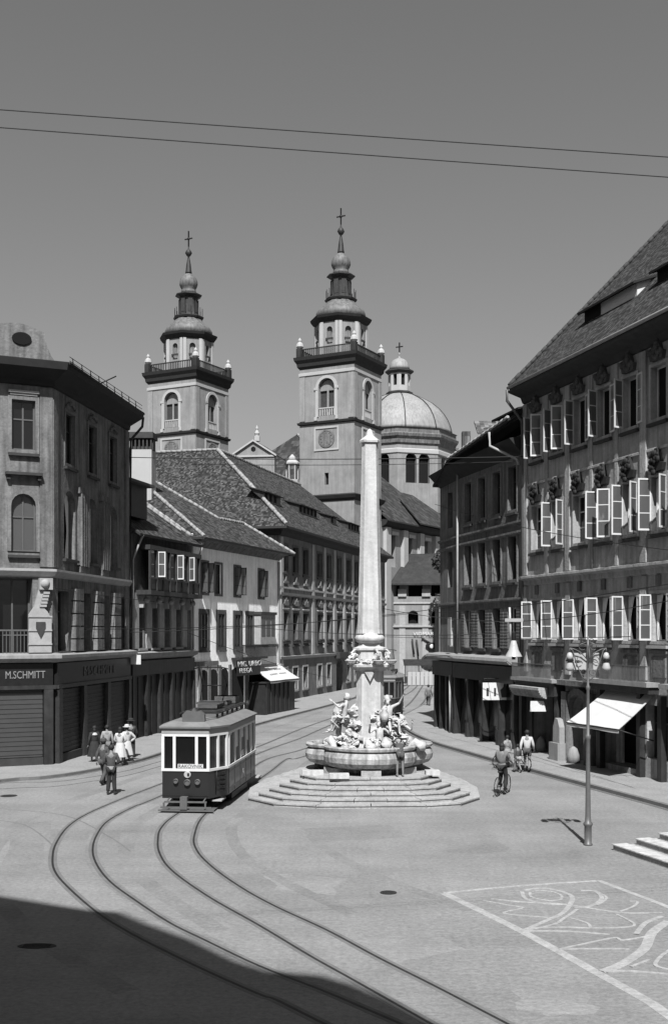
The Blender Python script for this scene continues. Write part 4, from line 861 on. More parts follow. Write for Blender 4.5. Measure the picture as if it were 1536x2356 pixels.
# shop window goods + display at far right
mb = MB(); ublock(mb, Fo, Fe, uq(1432), uq(1446), -.3, -.2, .55, 2.0); part('display_panel', mb, 'plaster_mid', Fh)

# ================================================================ HOUSE G : darker house behind, right
G0 = (6.46, 68.8); G1 = (7.2, 64.2); G2 = (9.28, 55.35); dG = (Vector(G2) - Vector(G1)).normalized(); LG = (Vector(G2) - Vector(G1)).length; ug2 = lambda px: UF(G1, G2, px)
gs = []
for i in range(4):
    u = 1.25 + 2.15 * i
    gs += [dict(u=u, w=1.1, z=12.0, h=2.2, frame='trim_dark', surround='plaster_mid', depth=.35, sill='trim_dark'), dict(u=u, w=1.1, z=8.5, h=2.2, frame='trim_dark', surround='plaster_mid', depth=.35, sill='trim_dark', curtain=(-1,) if i == 2 else None)]
    gs.append(dict(u=u, w=1.05, z=5.0, h=2.1, frame='white_paint' if i in (0, 3) else 'grey_paint', depth=.3, shutters='plaster_mid', sill='trim_dark'))
gw = [dict(u=2.3, w=1.0, z=z, h=2.1, frame='trim_dark', depth=.3) for z in (8.5, 12.0)] + [dict(u=2.6, w=.8, z=5.0, h=1.6, frame='white_paint', depth=.1)]
Gh = building('dark_shop_house', 'shadowed house with black wooden shopfront at the right street corner', 'building', [G0, G1, G2, (24, 59.4), (20, 74), (9, 76)], 0, 15.6, 'plaster_mid', {1: gs, 0: gw})
dG0 = (Vector(G1) - Vector(G0)).normalized(); ga = off(G0, dG0, .1, -.5); gb = off(G1, dG, 0, -.85); gc = off(G2, dG, 0.1, -.85); gr0 = off(G1, dG, 2.5, 7); gr1 = off(G2, dG, 0, 7)
mb = MB(); roof_faces(mb, [[(*gb, 15.6), (*gc, 16.3), (*gr1, 21.2), (*gr0, 20.5)], [(*ga, 14.8), (*gb, 15.6), (*gr0, 20.5)], [(*off(G0, dG0, -2.5, 6), 15), (*ga, 14.8), (*gr0, 20.5)], [(*gr0, 20.5), (*gr1, 21.2), (24, 59.4, 15.6), (20, 74, 15.6)]]); part('roof', mb, 'tiles_dark', Gh)
shed_dormer(Gh, gb, dG, 4.6, 3.2, 1.3, 15.8, .62, .55, 2, mfront='plaster_mid')
mb = MB(); ridge(mb, (*gb, 15.62), (*gc, 16.32), .07, .6); part('gutter_pipe', mb, 'trim_light', Gh)
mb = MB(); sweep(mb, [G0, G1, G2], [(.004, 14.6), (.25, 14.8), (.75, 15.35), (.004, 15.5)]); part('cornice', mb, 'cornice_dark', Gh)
mb = MB()
for z in (11.2, 10.7, 7.4): sweep(mb, [G0, G1, G2], [(.004, z), (.16, z + .08), (.16, z + .18), (.004, z + .2)])
part('string_course', mb, 'plaster_mid', Gh)
mb = MB(); sweep(mb, [off(G0, dG0, -.3), G1, off(G2, dG, -.1)], [(.004, 4.15), (.7, 4.25), (.85, 4.4), (.8, 4.55), (.004, 4.65)]); part('shop_cornice', mb, 'stone', Gh)
mb = MB(); ublock(mb, G1, G2, 0, LG - .1, -.5, -.004, 3.3, 4.14); ublock(mb, G0, G1, 0, 4.6, -.5, -.004, 3.3, 4.14)
for u in (.05, 2.2, 4.5, 6.8, LG - .35): ublock(mb, G1, G2, u, u + .22, -.45, -.004, .12, 3.29); ublock(mb, G1, G2, u - .04, u + .26, -.52, -.452, .12, .9)
for u in (.2, 1.5, 2.9, 4.2): ublock(mb, G0, G1, u, u + .2, -.45, -.004, .12, 3.29)
part('shop_frame', mb, 'shop_wood', Gh)
mb = MB()
for a_, b_ in ((.3, 2.15), (2.45, 4.45), (4.75, 6.75), (7.05, LG - .4)): ublock(mb, G1, G2, a_, b_, -.14, -.004, .12, 3.29)
for a_, b_ in ((.42, 1.48), (1.72, 2.88), (3.12, 4.18)): ublock(mb, G0, G1, a_, b_, -.14, -.004, .12, 3.29)
part('shop_window', mb, 'glass', Gh)
downpipe(Gh, [(*off(G1, dG, .0, -.2), 15.2), (*off(G1, dG, 0, -.2), 4.7)], .06, 'trim_light'); downpipe(Gh, [(*off(G1, dG, -.3, -.55), 3.4), (*off(G1, dG, -.3, -.55), .1)], .06, 'trim_light')
downpipe(Gh, [(*off(G2, dG, -2.2, -.95), 16.0), (*off(G2, dG, -2.2, -.9), 15.3), (*off(G2, dG, -.4, -.2), 14.4), (*off(G2, dG, -.25, -.15), 14.1)], .07, 'trim_light')
pa, pb = (7.52, 57.2), (9.05, 57.2); ps = empty('picture_sign', T(8.3, 57.2, 2.4), 'white picture sign board on the black corner shopfront at right', 'sign')
mb = MB(); ublock(mb, pa, pb, 0, 1.53, -.03, .03, 2.42, 3.30); part('board', mb, 'white_paint', ps)
mb = MB(); a_ = 0; wS = 1.53
ublock(mb, pa, pb, wS * .12, wS * .2, -.04, -.032, 2.62, 3.03); ublock(mb, pa, pb, wS * .37, wS * .44, -.04, -.032, 2.62, 3.03)
upoly(mb, pa, pb, [(wS * .62, 2.55), (wS * .84, 2.55), (wS * .88, 2.95), (wS * .78, 3.08), (wS * .75, 3.24), (wS * .70, 3.24), (wS * .68, 3.08), (wS * .58, 2.93)], -.04, -.032); part('pictogram', mb, 'trim_dark', ps)
mb = MB(); mb.tube([(7.6, 57.24, 3.3), (7.6, 57.24, 3.5), (8.9, 57.24, 3.5)], .02, 5); part('hanger', mb, 'iron', ps)
mb = MB(); ublock(mb, G0, G1, 3.6, 4.3, -.5, -.45, 5.1, 6.7); o = put('frame_sign', mb.mesh('frame_sign', 'trim_light')); tag(o, 'narrow pale framed sign high on the right street corner house', 'sign')
# roofs seen over G
mb = MB(); q = PT(1062, 1030, 80); mb.prism([(q.x, 80), (q.x + 4.5, 80), (q.x + 4.5, 84), (q.x, 84)], 17, 18.6); hs = empty('roof_house', T(q.x, 80, 17), 'small roof with chimney peeping over the dark house at right', 'building')
part('wall', mb, 'plaster_grey', hs); mb = MB(); roof_faces(mb, [[(q.x - .3, 79.6, 18.6), (q.x + 5, 79.6, 18.6), (q.x + 5, 82, 19.2), (q.x - .3, 82, 19.2)], [(q.x + 1.1, 79.9, 20.0), (q.x + 6, 79.9, 20.0), (q.x + 6, 82, 21.2), (q.x + 1.1, 82, 21.2)]]); mb.box(q.x + 1.6, q.x + 5.5, 80.4, 82, 19, 20.4); mb.box(q.x + .1, q.x + .7, 80.6, 81.2, 18.6, 20.2)
part('roof', mb, 'tiles_mid', hs)

# ================================================================ HOUSE E : house closing the street
E0 = (5.6, 150.6); E1 = (16.5, 149.2); ue = lambda px: UF(E0, E1, px)
eo = [dict(u=ue(x), w=1.9, z=10.6, h=1.5, kind='void', depth=1.0) for x in (902, 955, 1008)] + [dict(u=ue(x), w=1.35, z=7.0, h=1.75, arch=True, kind='void', depth=1.0) for x in (897, 950, 1004)]
Eh = building('street_end_house', 'grey house with arched niches and plain hipped roof closing the end of the street', 'building', [E0, E1, (17, 162), (6, 163)], 0, 12.6, 'church_wall', {0: eo})
mb = MB(); roof_faces(mb, [[(E0[0] - .4, 149.4, 12.3), (E1[0] + .8, 148.1, 12.3), (E1[0] - 2.5, 154, 16.6), (E0[0] + 3.6, 155, 16.6)], [(E0[0] - .4, 149.4, 12.3), (E0[0] + 3.6, 155, 16.6), (6, 163.5, 12.3)], [(E1[0] + .8, 148.1, 12.3), (17.6, 162, 12.3), (E1[0] - 2.5, 154, 16.6)], [(E0[0] + 3.6, 155, 16.6), (E1[0] - 2.5, 154, 16.6), (17.6, 162, 12.3), (6, 163.5, 12.3)]], .2); part('roof', mb, 'copper_dark', Eh)
mb = MB(); 
for z, o_ in ((6.45, .25), (9.55, .15)): sweep(mb, [E0, E1], [(.004, z), (o_, z + .08), (o_, z + .25), (.004, z + .3)])
part('string_course', mb, 'trim_light', Eh)
mb = MB(); 
for x in (925, 980): ublock(mb, E0, E1, ue(x) - .55, ue(x) + .55, -.25, -.004, 10.6, 11.6); mb_s = len(mb.v)
for x in (925, 978): ublock(mb, E0, E1, ue(x) - .4, ue(x) + .4, -.1, -.004, 0, 9.4)
part('pilaster', mb, 'trim_light', Eh)
sg = empty('shop_sign', edge_mat(E0, E1) @ T(ue(975), -.3, 5.3), 'bright lettering with a dark oval emblem on the house at the street end', 'sign')
sign_text('lettering', sg, E0, E1, ue(974), 5.65, 'VIDMAR', .62, 'white_paint', -.3, 1.2)
mb = MB(); s_ = 0; mb.lathe([(.75, -.05), (.75, .05), (.5, .08)], n=20, sx=1.1, sy=.62); utrans(mb, 0, edge_mat(E0, E1) @ T(ue(993), -.3, 4.05) @ Matrix.Rotation(R(90), 4, 'X')); part('emblem', mb, 'black_paint', sg)
mb = MB(); mb.lathe([(.28, .09), (.2, .12), (.02, .13)], n=12); utrans(mb, 0, edge_mat(E0, E1) @ T(ue(993), -.3, 4.0) @ Matrix.Rotation(R(90), 4, 'X')); part('emblem_disc', mb, 'white_paint', sg)
mb = MB()
for a, b in (((948, 1470), (952, 1505)), ((958, 1472), (962, 1510)), ((970, 1468), (990, 1480)), ((1005, 1465), (1003, 1500))): mb.tube([edge_mat(E0, E1) @ Vector((ue(a[0]), -.25, ZY(a[1], 150))), edge_mat(E0, E1) @ Vector((ue(b[0]), -.25, ZY(b[1], 150)))], .12, 5)
part('wall_ornament', mb, 'trim_dark', Eh)
wf = empty('white_fence', T(9.8, 124, 0), 'low white board fence in front of the house at the street end', 'fence')
mb = MB()
for k in range(9): mb.box(8.1 + k * .46, 8.1 + k * .46 + .40, 124, 124.06, .05, 1.5)
part('boards', mb, 'church_trim', wf); mb = MB()
for k in range(4): mb.box(8.05 + k * 1.35, 8.13 + k * 1.35, 124.07, 124.17, 0, 1.6)
mb.box(8.05, 12.3, 124.07, 124.1, 1.2, 1.3); part('fence_post', mb, 'grey_paint', wf)
st = empty('market_stall', T(10, 127, 0), 'long dark market stall roof above the white fence at the street end', 'stall')
mb = MB(); roof_faces(mb, [[(7.8, 126, 2.2), (12.6, 126, 2.2), (12.6, 128, 2.8), (7.8, 128, 2.8)]], .08); part('stall_roof', mb, 'shop_wood', st); mb = MB()
for x in (7.9, 9.4, 10.9, 12.4): mb.box(x, x + .1, 126.1, 126.2, 0, 2.25)
mb.box(7.9, 12.4, 126.4, 127, .1, .9); part('stall_counter', mb, 'door_wood', st)
mb = MB(); mb.lathe([(1.0, -.08), (1.0, .08), (.7, .12), (.7, .02)], n=20); o = put('round_crest', mb.mesh('round_crest', 'shop_wood'), None, edge_mat(E0, E1) @ T(ue(985), -.2, 1.95) @ Matrix.Rotation(R(90), 4, 'X')); tag(o, 'dark round crest on the house wall above the white fence', 'crest')
# plants at the house corner right of the church
def bush(name, c, r_, label, n=500, seed=1, sz=(1, 1, 1.3)):
    rr = random.Random(seed); b = empty(name, T(c[0], c[1], c[2]), label, 'tree'); mb = MB()
    for k in range(n):
        d = Vector((rr.gauss(0, 1), rr.gauss(0, 1), rr.gauss(0, 1))).normalized() * r_ * rr.random() ** .4; p = Vector(c) + Vector((d.x * sz[0], d.y * sz[1], d.z * sz[2] + r_ * 1.2))
        if noise.noise(p * .9) < -.12: continue
        a = Vector((rr.gauss(0, 1), rr.gauss(0, 1), rr.gauss(0, 1))).normalized() * .22; e = a.orthogonal().normalized() * .13; mb.face([p - a, p + e, p + a, p - e])
    part('crown', mb, 'foliage', b); mb = MB(); mb.tube([Vector(c) + Vector((0, 0, -3)), Vector(c) + Vector((.1, 0, r_ * 1.2))], .18, 6, .08); part('trunk', mb, 'door_wood', b)
bush('small_tree', (14.1, 144, 12.9), 1.7, 'dark leafy tree beside the dark house, below the church wall', 1100, 3, (1, 1, .95))
flat = empty('terrace_house', T(14, 143, 0), 'low plain house under the small tree at the street end', 'building'); mb = MB(); mb.box(13.2, 20, 142, 148, 0, 9.6); part('wall', mb, 'plaster_mid', flat)
mb = MB(); roof_faces(mb, [[(12.8, 141.6, 9.6), (20, 141.6, 9.6), (20, 148, 11), (13.2, 148, 11)]], .15); part('roof', mb, 'tiles_mid', flat)
# ================================================================ CATHEDRAL
RTc = (.89, 145.3); cx, cy = (.883, -.469), (.469, .883); CR = math.atan2(-.469, .883)
def TL(lx, ly): return (RTc[0] + lx * cx[0] + ly * cy[0], RTc[1] + lx * cx[1] + ly * cy[1])
cath = empty('cathedral', T(RTc[0], RTc[1], 0), 'pale baroque church with two onion-capped bell towers and a big dome', 'church')
def tower(cx_, cy_, wdt):
    h = wdt / 2; org = T(cx_, cy_, 0, CR); mb = MB()
    cor = [(-h, -h), (h, -h), (h, h), (-h, h)]
    W_ = dict(u=h, w=2.3, z=33.1, h=4.7, arch=True, depth=.6); low = dict(u=h, w=.55, z=24.4, h=1.5, depth=.5)
    for i in range(4): wall_edge(mb, cor[i], cor[(i + 1) % 4], 10, 40.2, [W_, low])
    me = mb.mesh('bell_tower', 'church_wall'); tw = put('bell_tower', me, cath, org)
    def sub(name, mb_, m): return [put(name, q_.mesh(name, m), tw, org) for q_ in split_mb(name, mb_)][0]
    mb = MB(); sweep(mb, cor, [(.004, 39.2), (.25, 39.5), (.3, 39.9), (.55, 40.3), (.62, 40.7), (.004, 40.8)], True); sweep(mb, cor, [(.004, 32.05), (.22, 32.15), (.28, 32.4), (.004, 32.5)], True); sweep(mb, cor, [(.004, 22.3), (.3, 22.6), (.45, 23.0), (.004, 23.2)], True); sub('cornice', mb, 'cornice_dark')
    mb = MB(); mb.prism(cor, 40.2, 40.75); sub('tower_deck', mb, 'church_wall')
    mb = MB(); sweep(mb, cor, [(.004, 38.3), (.12, 38.35), (.12, 38.7), (.004, 38.75)], True)
    for i in range(4):
        a, b = cor[i], cor[(i + 1) % 4]; c = wdt / 2
        arch_o = [(c - 1.55, 33.0), (c - 1.55, 36.6)] + [(c + 1.55 * math.cos(R(180 - k * 18)), 36.6 + 1.55 * math.sin(R(180 - k * 18))) for k in range(1, 10)] + [(c + 1.55, 36.6), (c + 1.55, 33.0)]
        arch_i = [(c - 1.15, 33.0), (c - 1.15, 36.65)] + [(c + 1.15 * math.cos(R(180 - k * 18)), 36.65 + 1.15 * math.sin(R(180 - k * 18))) for k in range(1, 10)] + [(c + 1.15, 36.65), (c + 1.15, 33.0)]
        s_ = len(mb.v)
        for k in range(len(arch_o) - 1):
            p, q, r_, t_ = arch_o[k], arch_o[k + 1], arch_i[k + 1], arch_i[k]; mb.prism_y([p, t_, r_, q] if True else [], -.12, -.004)
        utrans(mb, s_, edge_mat(a, b)); ublock(mb, a, b, c - 1.7, c - 1.3, -.2, -.004, 32.55, 33.0); ublock(mb, a, b, c + 1.3, c + 1.7, -.2, -.004, 32.55, 33.0); ublock(mb, a, b, c - 1.75, c - 1.2, -.16, -.122, 36.4, 36.7); ublock(mb, a, b, c + 1.2, c + 1.75, -.16, -.122, 36.4, 36.7)
        for k in range(7): ublock(mb, a, b, c - 1.05 + k * .33, c - .9 + k * .33, .1, .22, 33.15, 34.0)
        ublock(mb, a, b, c - 1.14, c + 1.14, .06, .26, 34.0, 34.15)
        x0, x1, z0, z1 = c - 1.75, c + 1.75, 28.7, 31.7
        for q in ((x0, x0 + .22, z0, z1), (x1 - .22, x1, z0, z1), (x0 + .22, x1 - .22, z0, z0 + .22), (x0 + .22, x1 - .22, z1 - .22, z1)): ublock(mb, a, b, q[0], q[1], -.1, -.004, q[2], q[3])
    sub('tower_trim', mb, 'church_trim')
    mb = MB()
    for i in range(4):
        a, b = cor[i], cor[(i + 1) % 4]
        for u in (.4, wdt - .4): ublock(mb, a, b, u - .38, u + .38, -.1, -.004, 32.6, 38.2)
    sub('tower_pilaster', mb, 'stone')
    for i in range(4):
        a, b = cor[i], cor[(i + 1) % 4]; bm = org @ edge_mat(a, b)
        put('belfry_window', cached(('bw',), lambda: pane_mesh(2.3, 4.7, True, 'trim_dark')), tw, bm @ T(h, .55, 33.1))
        mb = MB(); mb.box(-.12, .12, .35, .45, 0, 3.4); mb.prism_y([(-1.1, 3.2), (1.1, 3.2)] + [(1.1 * math.cos(R(k * 20)), 3.2 + 1.35 * math.sin(R(k * 20))) for k in range(1, 9)], .4, .5)
        put('louvre', cached(('lv',), lambda: mb.mesh('louvre', 'church_wall')), tw, bm @ T(h, 0, 33.1))
        put('slit_window', cached(('sw',), lambda: pane_mesh(.55, 1.5, None, 'interior_shade')), tw, bm @ T(h, .4, 24.4))
        mb = MB(); n = 24; mb.lathe([(1.15, -.02), (1.15, .05), (.95, .07), (.95, .03)], n=n); utrans(mb, 0, Matrix.Rotation(R(90), 4, 'X'))
        for k in range(12): s_ = len(mb.v); mb.box(-.05, .05, -.08, -.07, .72, .9); utrans(mb, s_, Matrix.Rotation(R(30 * k), 4, 'Y'))
        s_ = len(mb.v); mb.box(-.05, .05, -.1, -.085, 0, .8); utrans(mb, s_, Matrix.Rotation(R(8), 4, 'Y')); s_ = len(mb.v); mb.box(-.05, .05, -.1, -.085, 0, .55); utrans(mb, s_, Matrix.Rotation(R(170), 4, 'Y'))
        put('clock_face', cached(('ck',), lambda: mb.mesh('clock_face', 'plaster_mid')), tw, bm @ T(h, -.03, 30.2))
    # balustrade with urns
    mb = MB(); hb = h + .15
    cb = [(-hb, -hb), (hb, -hb), (hb, hb), (-hb, hb)]
    for i in range(4):
        a, b = cb[i], cb[(i + 1) % 4]; L = 2 * hb
        for k in range(int(L / .28)): ublock(mb, a, b, .2 + k * .28, .29 + k * .28, .1, .18, 40.8, 41.7)
        ublock(mb, a, b, .2, L - .2, .06, .22, 41.7, 41.82)
    sub('balustrade', mb, 'copper_dark')
    mb = MB()
    for (x, y) in cb:
        x *= .96; y *= .96; mb.box(x - .35, x + .35, y - .35, y + .35, 40.8, 41.9); mb.cur = 1; mb.lathe([(.3, 41.9), (.5, 42.15), (.42, 42.5), (.2, 42.75), (.26, 42.95), (.05, 43.3)], (x, y), 8); mb.cur = 0
    sub('corner_urn', mb, ['copper_dark', 'church_trim'])
    # octagonal stage
    R8 = R(22.5); rs = 3.35
    oc = [(rs * math.cos(R8 + k * math.pi / 4), rs * math.sin(R8 + k * math.pi / 4)) for k in range(8)]; Lo = (Vector(oc[1]) - Vector(oc[0])).length
    mb = MB()
    for i in range(8): wall_edge(mb, oc[i], oc[(i + 1) % 8], 40.7, 45.6, [dict(u=Lo / 2, w=.8, z=42.3, h=2.2, arch=True, depth=.4)])
    ot = sub('upper_stage', mb, 'church_wall')
    mb = MB()
    for i in range(8):
        a, b = oc[i], oc[(i + 1) % 8]; s_ = len(mb.v); mb.face([(x, .35, z) for x, z in outline(.8, 2.2, True)]); utrans(mb, s_, edge_mat(a, b) @ T(Lo / 2, 0, 42.3))
    sub('stage_opening', mb, 'plaster_light')
    mb = MB()
    for i in range(8):
        a, b = oc[i], oc[(i + 1) % 8]; ublock(mb, a, b, Lo / 2 - .5, Lo / 2 + .5, -.15, .02, 42.85, 43.05); mb_s = len(mb.v)
    sub('stage_sill', mb, 'trim_dark')
    mb = MB()
    for i in range(8):
        a, b = oc[i], oc[(i + 1) % 8]; ublock(mb, a, b, .02, .42, -.12, -.004, 41, 45.1); ublock(mb, a, b, Lo - .42, Lo - .02, -.12, -.004, 41, 45.1)
    sub('stage_pilaster', mb, 'church_trim')
    mb = MB(); sweep(mb, oc, [(.004, 45.1), (.25, 45.3), (.5, 45.65), (.6, 45.95), (.004, 46.1)], True); sub('stage_cornice', mb, 'cornice_dark')
    px2 = 17.9; prof = [(50, 746), (50, 741), (54, 736), (57.5, 730), (57.5, 724), (54, 717), (47, 711), (40, 706), (35, 700), (32, 695)]
    rib = lambda pr, y: [(r_ / px2, (1455 - yy) / px2 + CAM_H) for r_, yy in pr]
    mb = MB(); mb.lathe(rib(prof, 0), n=16, rot=R(11.25), smooth=True); sub('lower_onion', mb, 'copper')
    mb = MB(); mb.lathe(rib([(31, 695.5), (36, 694), (38, 690), (36, 688), (30, 687)], 0), n=8, rot=R8); mb.lathe(rib([(26, 687), (25, 680), (23, 660), (22.5, 642)], 0), n=8, rot=R8); mb.lathe(rib([(24, 642), (33, 637), (33, 635), (22, 631)], 0), n=8, rot=R8)
    for k in range(16):
        a = 2 * math.pi * k / 16; x, y = 34 / px2 * math.cos(a), 34 / px2 * math.sin(a); mb.box(x - .03, x + .03, y - .03, y + .03, 48.6, 49.8)
    sub('lantern', mb, 'copper_dark')
    mb = MB()
    for k in range(8):
        a = 2 * math.pi * k / 8; s_ = len(mb.v); mb.box(-.3, .3, -.03, .03, 49.2, 51); utrans(mb, s_, T(23.2 / px2 * math.cos(a), 23.2 / px2 * math.sin(a), 0, a + R(90)))
    sub('lantern_shutter', mb, 'trim_dark')
    mb = MB(); mb.lathe(rib([(20, 631), (18, 625), (17, 620), (20, 616), (22.5, 609), (22, 602), (19.5, 595), (15, 589), (10, 585), (8, 583)], 0), n=14, smooth=True); sub('upper_onion', mb, 'copper')
    mb = MB(); mb.lathe(rib([(8, 581), (8, 579), (7, 574), (5.6, 560), (3.2, 547), (2, 541), (5, 538), (8.5, 532), (6, 526), (2, 522), (1.2, 515)], 0), n=10, smooth=True); sub('spire', mb, 'copper_dark')
    mb = MB(); z = lambda y: (1455 - y) / px2 + CAM_H; mb.box(-.07, .07, -.07, .07, z(516), z(478)); mb.box(-.62, -.071, -.06, .06, z(497) - .07, z(497) + .07); mb.box(.071, .62, -.06, .06, z(497) - .07, z(497) + .07); mb.ball((0, 0, z(497)), .22, 8, (1, .6, 1)); sub('cross', mb, 'iron')
    return tw
tower(RTc[0], RTc[1], 7.75); tower(-19.75, 153.6, 7.75)
# nave and west front between the towers
mb = MB(); nf = [TL(-26, -1), TL(-3.9, -1), TL(-3.9, 3.9), TL(3.9, 3.92), TL(3.9, 34), TL(-26, 34)]
for i in range(6): wall_edge(mb, nf[i], nf[(i + 1) % 6], 0, 20.3, [dict(u=3.6 + 5.5 * k, w=1.3, z=14.5, h=4.2, depth=.8) for k in range(5)] if i == 3 else [])
part('nave_wall', mb, 'church_wall', cath)
mb = MB()
for k in range(5):
    s_ = len(mb.v); mb.face([(x, .7, z) for x, z in outline(1.3, 4.2, None)]); utrans(mb, s_, edge_mat(nf[3], nf[4]) @ T(3.6 + 5.5 * k, 0, 14.5))
part('nave_window', mb, 'interior_shade', cath)
mb = MB()
for k in range(6):
    ublock(mb, nf[3], nf[4], .5 + 5.5 * k, 1.9 + 5.5 * k, -.5, -.004, 0, 19.6); ublock(mb, nf[3], nf[4], 2.5 + 5.5 * k, 4.7 + 5.5 * k, -.35, -.004, 18.75, 19.2) if k < 5 else None
part('nave_pilaster', mb, 'church_trim', cath)
mb = MB(); sweep(mb, [nf[3], nf[4]], [(.004, 19.6), (.6, 19.9), (1.0, 20.5), (.004, 20.6)]); part('nave_cornice', mb, 'cornice_dark', cath)
q = lambda lx, ly, z: (*TL(lx, ly), z)
mb = MB(); roof_faces(mb, [[q(5.0, 3.9, 20.5), q(5.0, 34.5, 20.5), q(-2, 34.5, 26.5), q(-2, 3.9, 26.5)], [q(-27, -1, 20.5), q(-27, 34, 20.5), q(-20, 34, 26.5), q(-20, -1, 26.5)]], .2)
roof_faces(mb, [[q(-2.5, 2.5, 26.6), q(-2.5, 24, 26.6), q(-11.3, 24, 33.6), q(-11.3, 8.5, 33.6)], [q(-20, 24, 26.6), q(-20, 2.5, 26.6), q(-11.3, 8.5, 33.6), q(-11.3, 24, 33.6)], [q(-20, 2.5, 26.6), q(-2.5, 2.5, 26.6), q(-11.3, 8.5, 33.6)]], .2)
roof_faces(mb, [[q(5.4, 13, 20.8), q(5.4, 24, 20.8), q(0.5, 24, 24.5), q(.5, 17, 24.8)]], .2); part('nave_roof', mb, 'tiles_far', cath)
mb = MB(); ridge(mb, q(-11.3, 8.5, 33.6), q(-2.5, 2.5, 26.7), .22, .8); part('ridge_tiles', mb, 'lead_ridge', cath)
mb = MB(); mb.prism([TL(-20, 2.6), TL(-2.5, 2.6), TL(-2.5, 24), TL(-20, 24)], 20.3, 26.5); part('clerestory_wall', mb, 'church_wall', cath)
# west pediment with pinnacle
P0 = (-12.7, 141.2); P1 = (-7.4, 140.6); mb = MB(); up = (Vector(P1) - Vector(P0)).length; zt = ZY(1012, 141); zb = ZY(1047, 141)
upoly(mb, P0, P1, [(0, 20), (up, 20), (up, zb), (up / 2, zt - .15), (0, zb)], 0, 1.2); pd = part('pediment', mb, 'church_wall', cath)
mb = MB(); 
for a, b in (((-.25, zb), (up / 2, zt)), ((up / 2, zt), (up + .25, zb))): upoly(mb, P0, P1, [a, (a[0], a[1] - .25), (b[0], b[1] - .25), b][::1] if False else [(a[0], a[1] - .22), (b[0], b[1] - .22), b, a], -.3, 1.3)
ublock(mb, P0, P1, 0, up, -.15, -.004, zb - .25, zb - .05); part('pediment_cornice', mb, 'church_trim', pd)
mb = MB(); mb.lathe([(.3, 0), (.3, .02)], n=14); utrans(mb, 0, edge_mat(P0, P1) @ T(up / 2, -.03, zb + .75) @ Matrix.Rotation(R(90), 4, 'X')); part('round_window', mb, 'interior_shade', pd)
mb = MB(); c = edge_mat(P0, P1) @ Vector((up / 2 + .35, .6, 0)); mb.lathe([(.42, zt - .1), (.42, zt + .5), (.2, zt + .6), (.32, zt + .9), (.12, zt + 1.3), (.18, zt + 1.5), (.04, zt + 1.9)], (c.x, c.y), 8); part('pinnacle', mb, 'church_trim', pd)
mb = MB(); roof_faces(mb, [[(*TL(0, 0),) + (0,)] * 0 or [(-7.2, 140.4, zb), (-6.0, 146, zb), (-8.6, 147, zt), (-10.0, 140.9, zt)]], .15); part('pediment_roof', mb, 'tiles_mid', pd)
c = PT(672, 1065, 146); mb = MB(); z0 = c.z - 2.2
for k in range(6):
    a = k * 1.047; mb.lathe([(.1, z0), (.1, z0 + 2.0)], (c.x + .75 * math.cos(a), c.y + .75 * math.sin(a)), 5)
mb.lathe([(1.0, z0 + 2.0), (1.0, z0 + 2.2), (.5, z0 + 2.6), (.45, z0 + 2.9), (.1, z0 + 3.3)], (c.x, c.y), 8); mb.lathe([(1, z0 - 2), (1, z0)], (c.x, c.y), 8); part('roof_turret', mb, 'church_trim', cath)
# dome
DC = (10.3, 178.0); org = T(DC[0], DC[1], 0, CR); s8 = 14.6; dz = lambda y: (1455 - y) / s8 + CAM_H; R8 = R(22.5)
ring = lambda r_: [(r_ * math.cos(R8 + k * math.pi / 4), r_ * math.sin(R8 + k * math.pi / 4)) for k in range(8)]
oc = ring(8.55); Lo = (Vector(oc[1]) - Vector(oc[0])).length; mb = MB()
for i in range(8): wall_edge(mb, oc[i], oc[(i + 1) % 8], 18, dz(1030), [dict(u=Lo / 2 - 1.05, w=1.75, z=dz(1126), h=4.5, arch=True, depth=.8), dict(u=Lo / 2 + 1.05, w=1.75, z=dz(1126), h=4.5, arch=True, depth=.8)])
me = mb.mesh('dome', 'church_wall'); dm = put('dome', me, cath, org)
sub = lambda name, mb_, m: [put(name, q_.mesh(name, m), dm, org) for q_ in split_mb(name, mb_)][0]
mb = MB()
for i in range(8):
    for e in (-1.05, 1.05): s_ = len(mb.v); mb.face([(x, .7, z) for x, z in outline(1.75, 4.5, True)]); utrans(mb, s_, edge_mat(oc[i], oc[(i + 1) % 8]) @ T(Lo / 2 + e, 0, dz(1126)))
sub('drum_window', mb, 'interior_shade')
mb = MB(); sweep(mb, oc, [(.004, dz(1042)), (.25, dz(1038)), (.3, dz(1030)), (.6, dz(1024)), (.7, dz(1018)), (.3, dz(1015)), (.3, dz(1006)), (.5, dz(1004)), (.004, dz(1003))], True); mb.prism(ring(8.6), dz(1018), dz(1003.5)); sub('drum_cornice', mb, 'plaster_mid')
mb = MB(); sweep(mb, oc, [(.004, dz(1062)), (.15, dz(1060)), (.15, dz(1052)), (.004, dz(1050))], True)
sub('drum_trim', mb, 'church_trim')
pr = [(121, 1003.6), (120, 997), (117, 986), (111, 972), (103, 959), (92, 946), (77, 933), (60, 923), (44, 915), (30, 910)]
mb = MB(); mb.lathe([(r_ / s8, dz(y)) for r_, y in pr], n=32, smooth=True); sub('dome_shell', mb, 'dome_metal')
mb = MB()
for k in range(10):
    a = R(13) + k * math.pi / 5; mb.tube([((r_ + .5) / s8 * math.cos(a), (r_ + .5) / s8 * math.sin(a), dz(y - .4)) for r_, y in pr], .10 if k % 2 else .07, 4)
sub('dome_rib', mb, 'copper_dark')
mb = MB(); mb.lathe([(28 / s8, dz(911)), (31 / s8, dz(907)), (31 / s8, dz(904)), (25 / s8, dz(902))], n=8, rot=R8); mb.lathe([(27 / s8, dz(862)), (33 / s8, dz(857)), (33 / s8, dz(854)), (24 / s8, dz(852))], n=8, rot=R8); sub('lantern_cornice', mb, 'trim_dark')
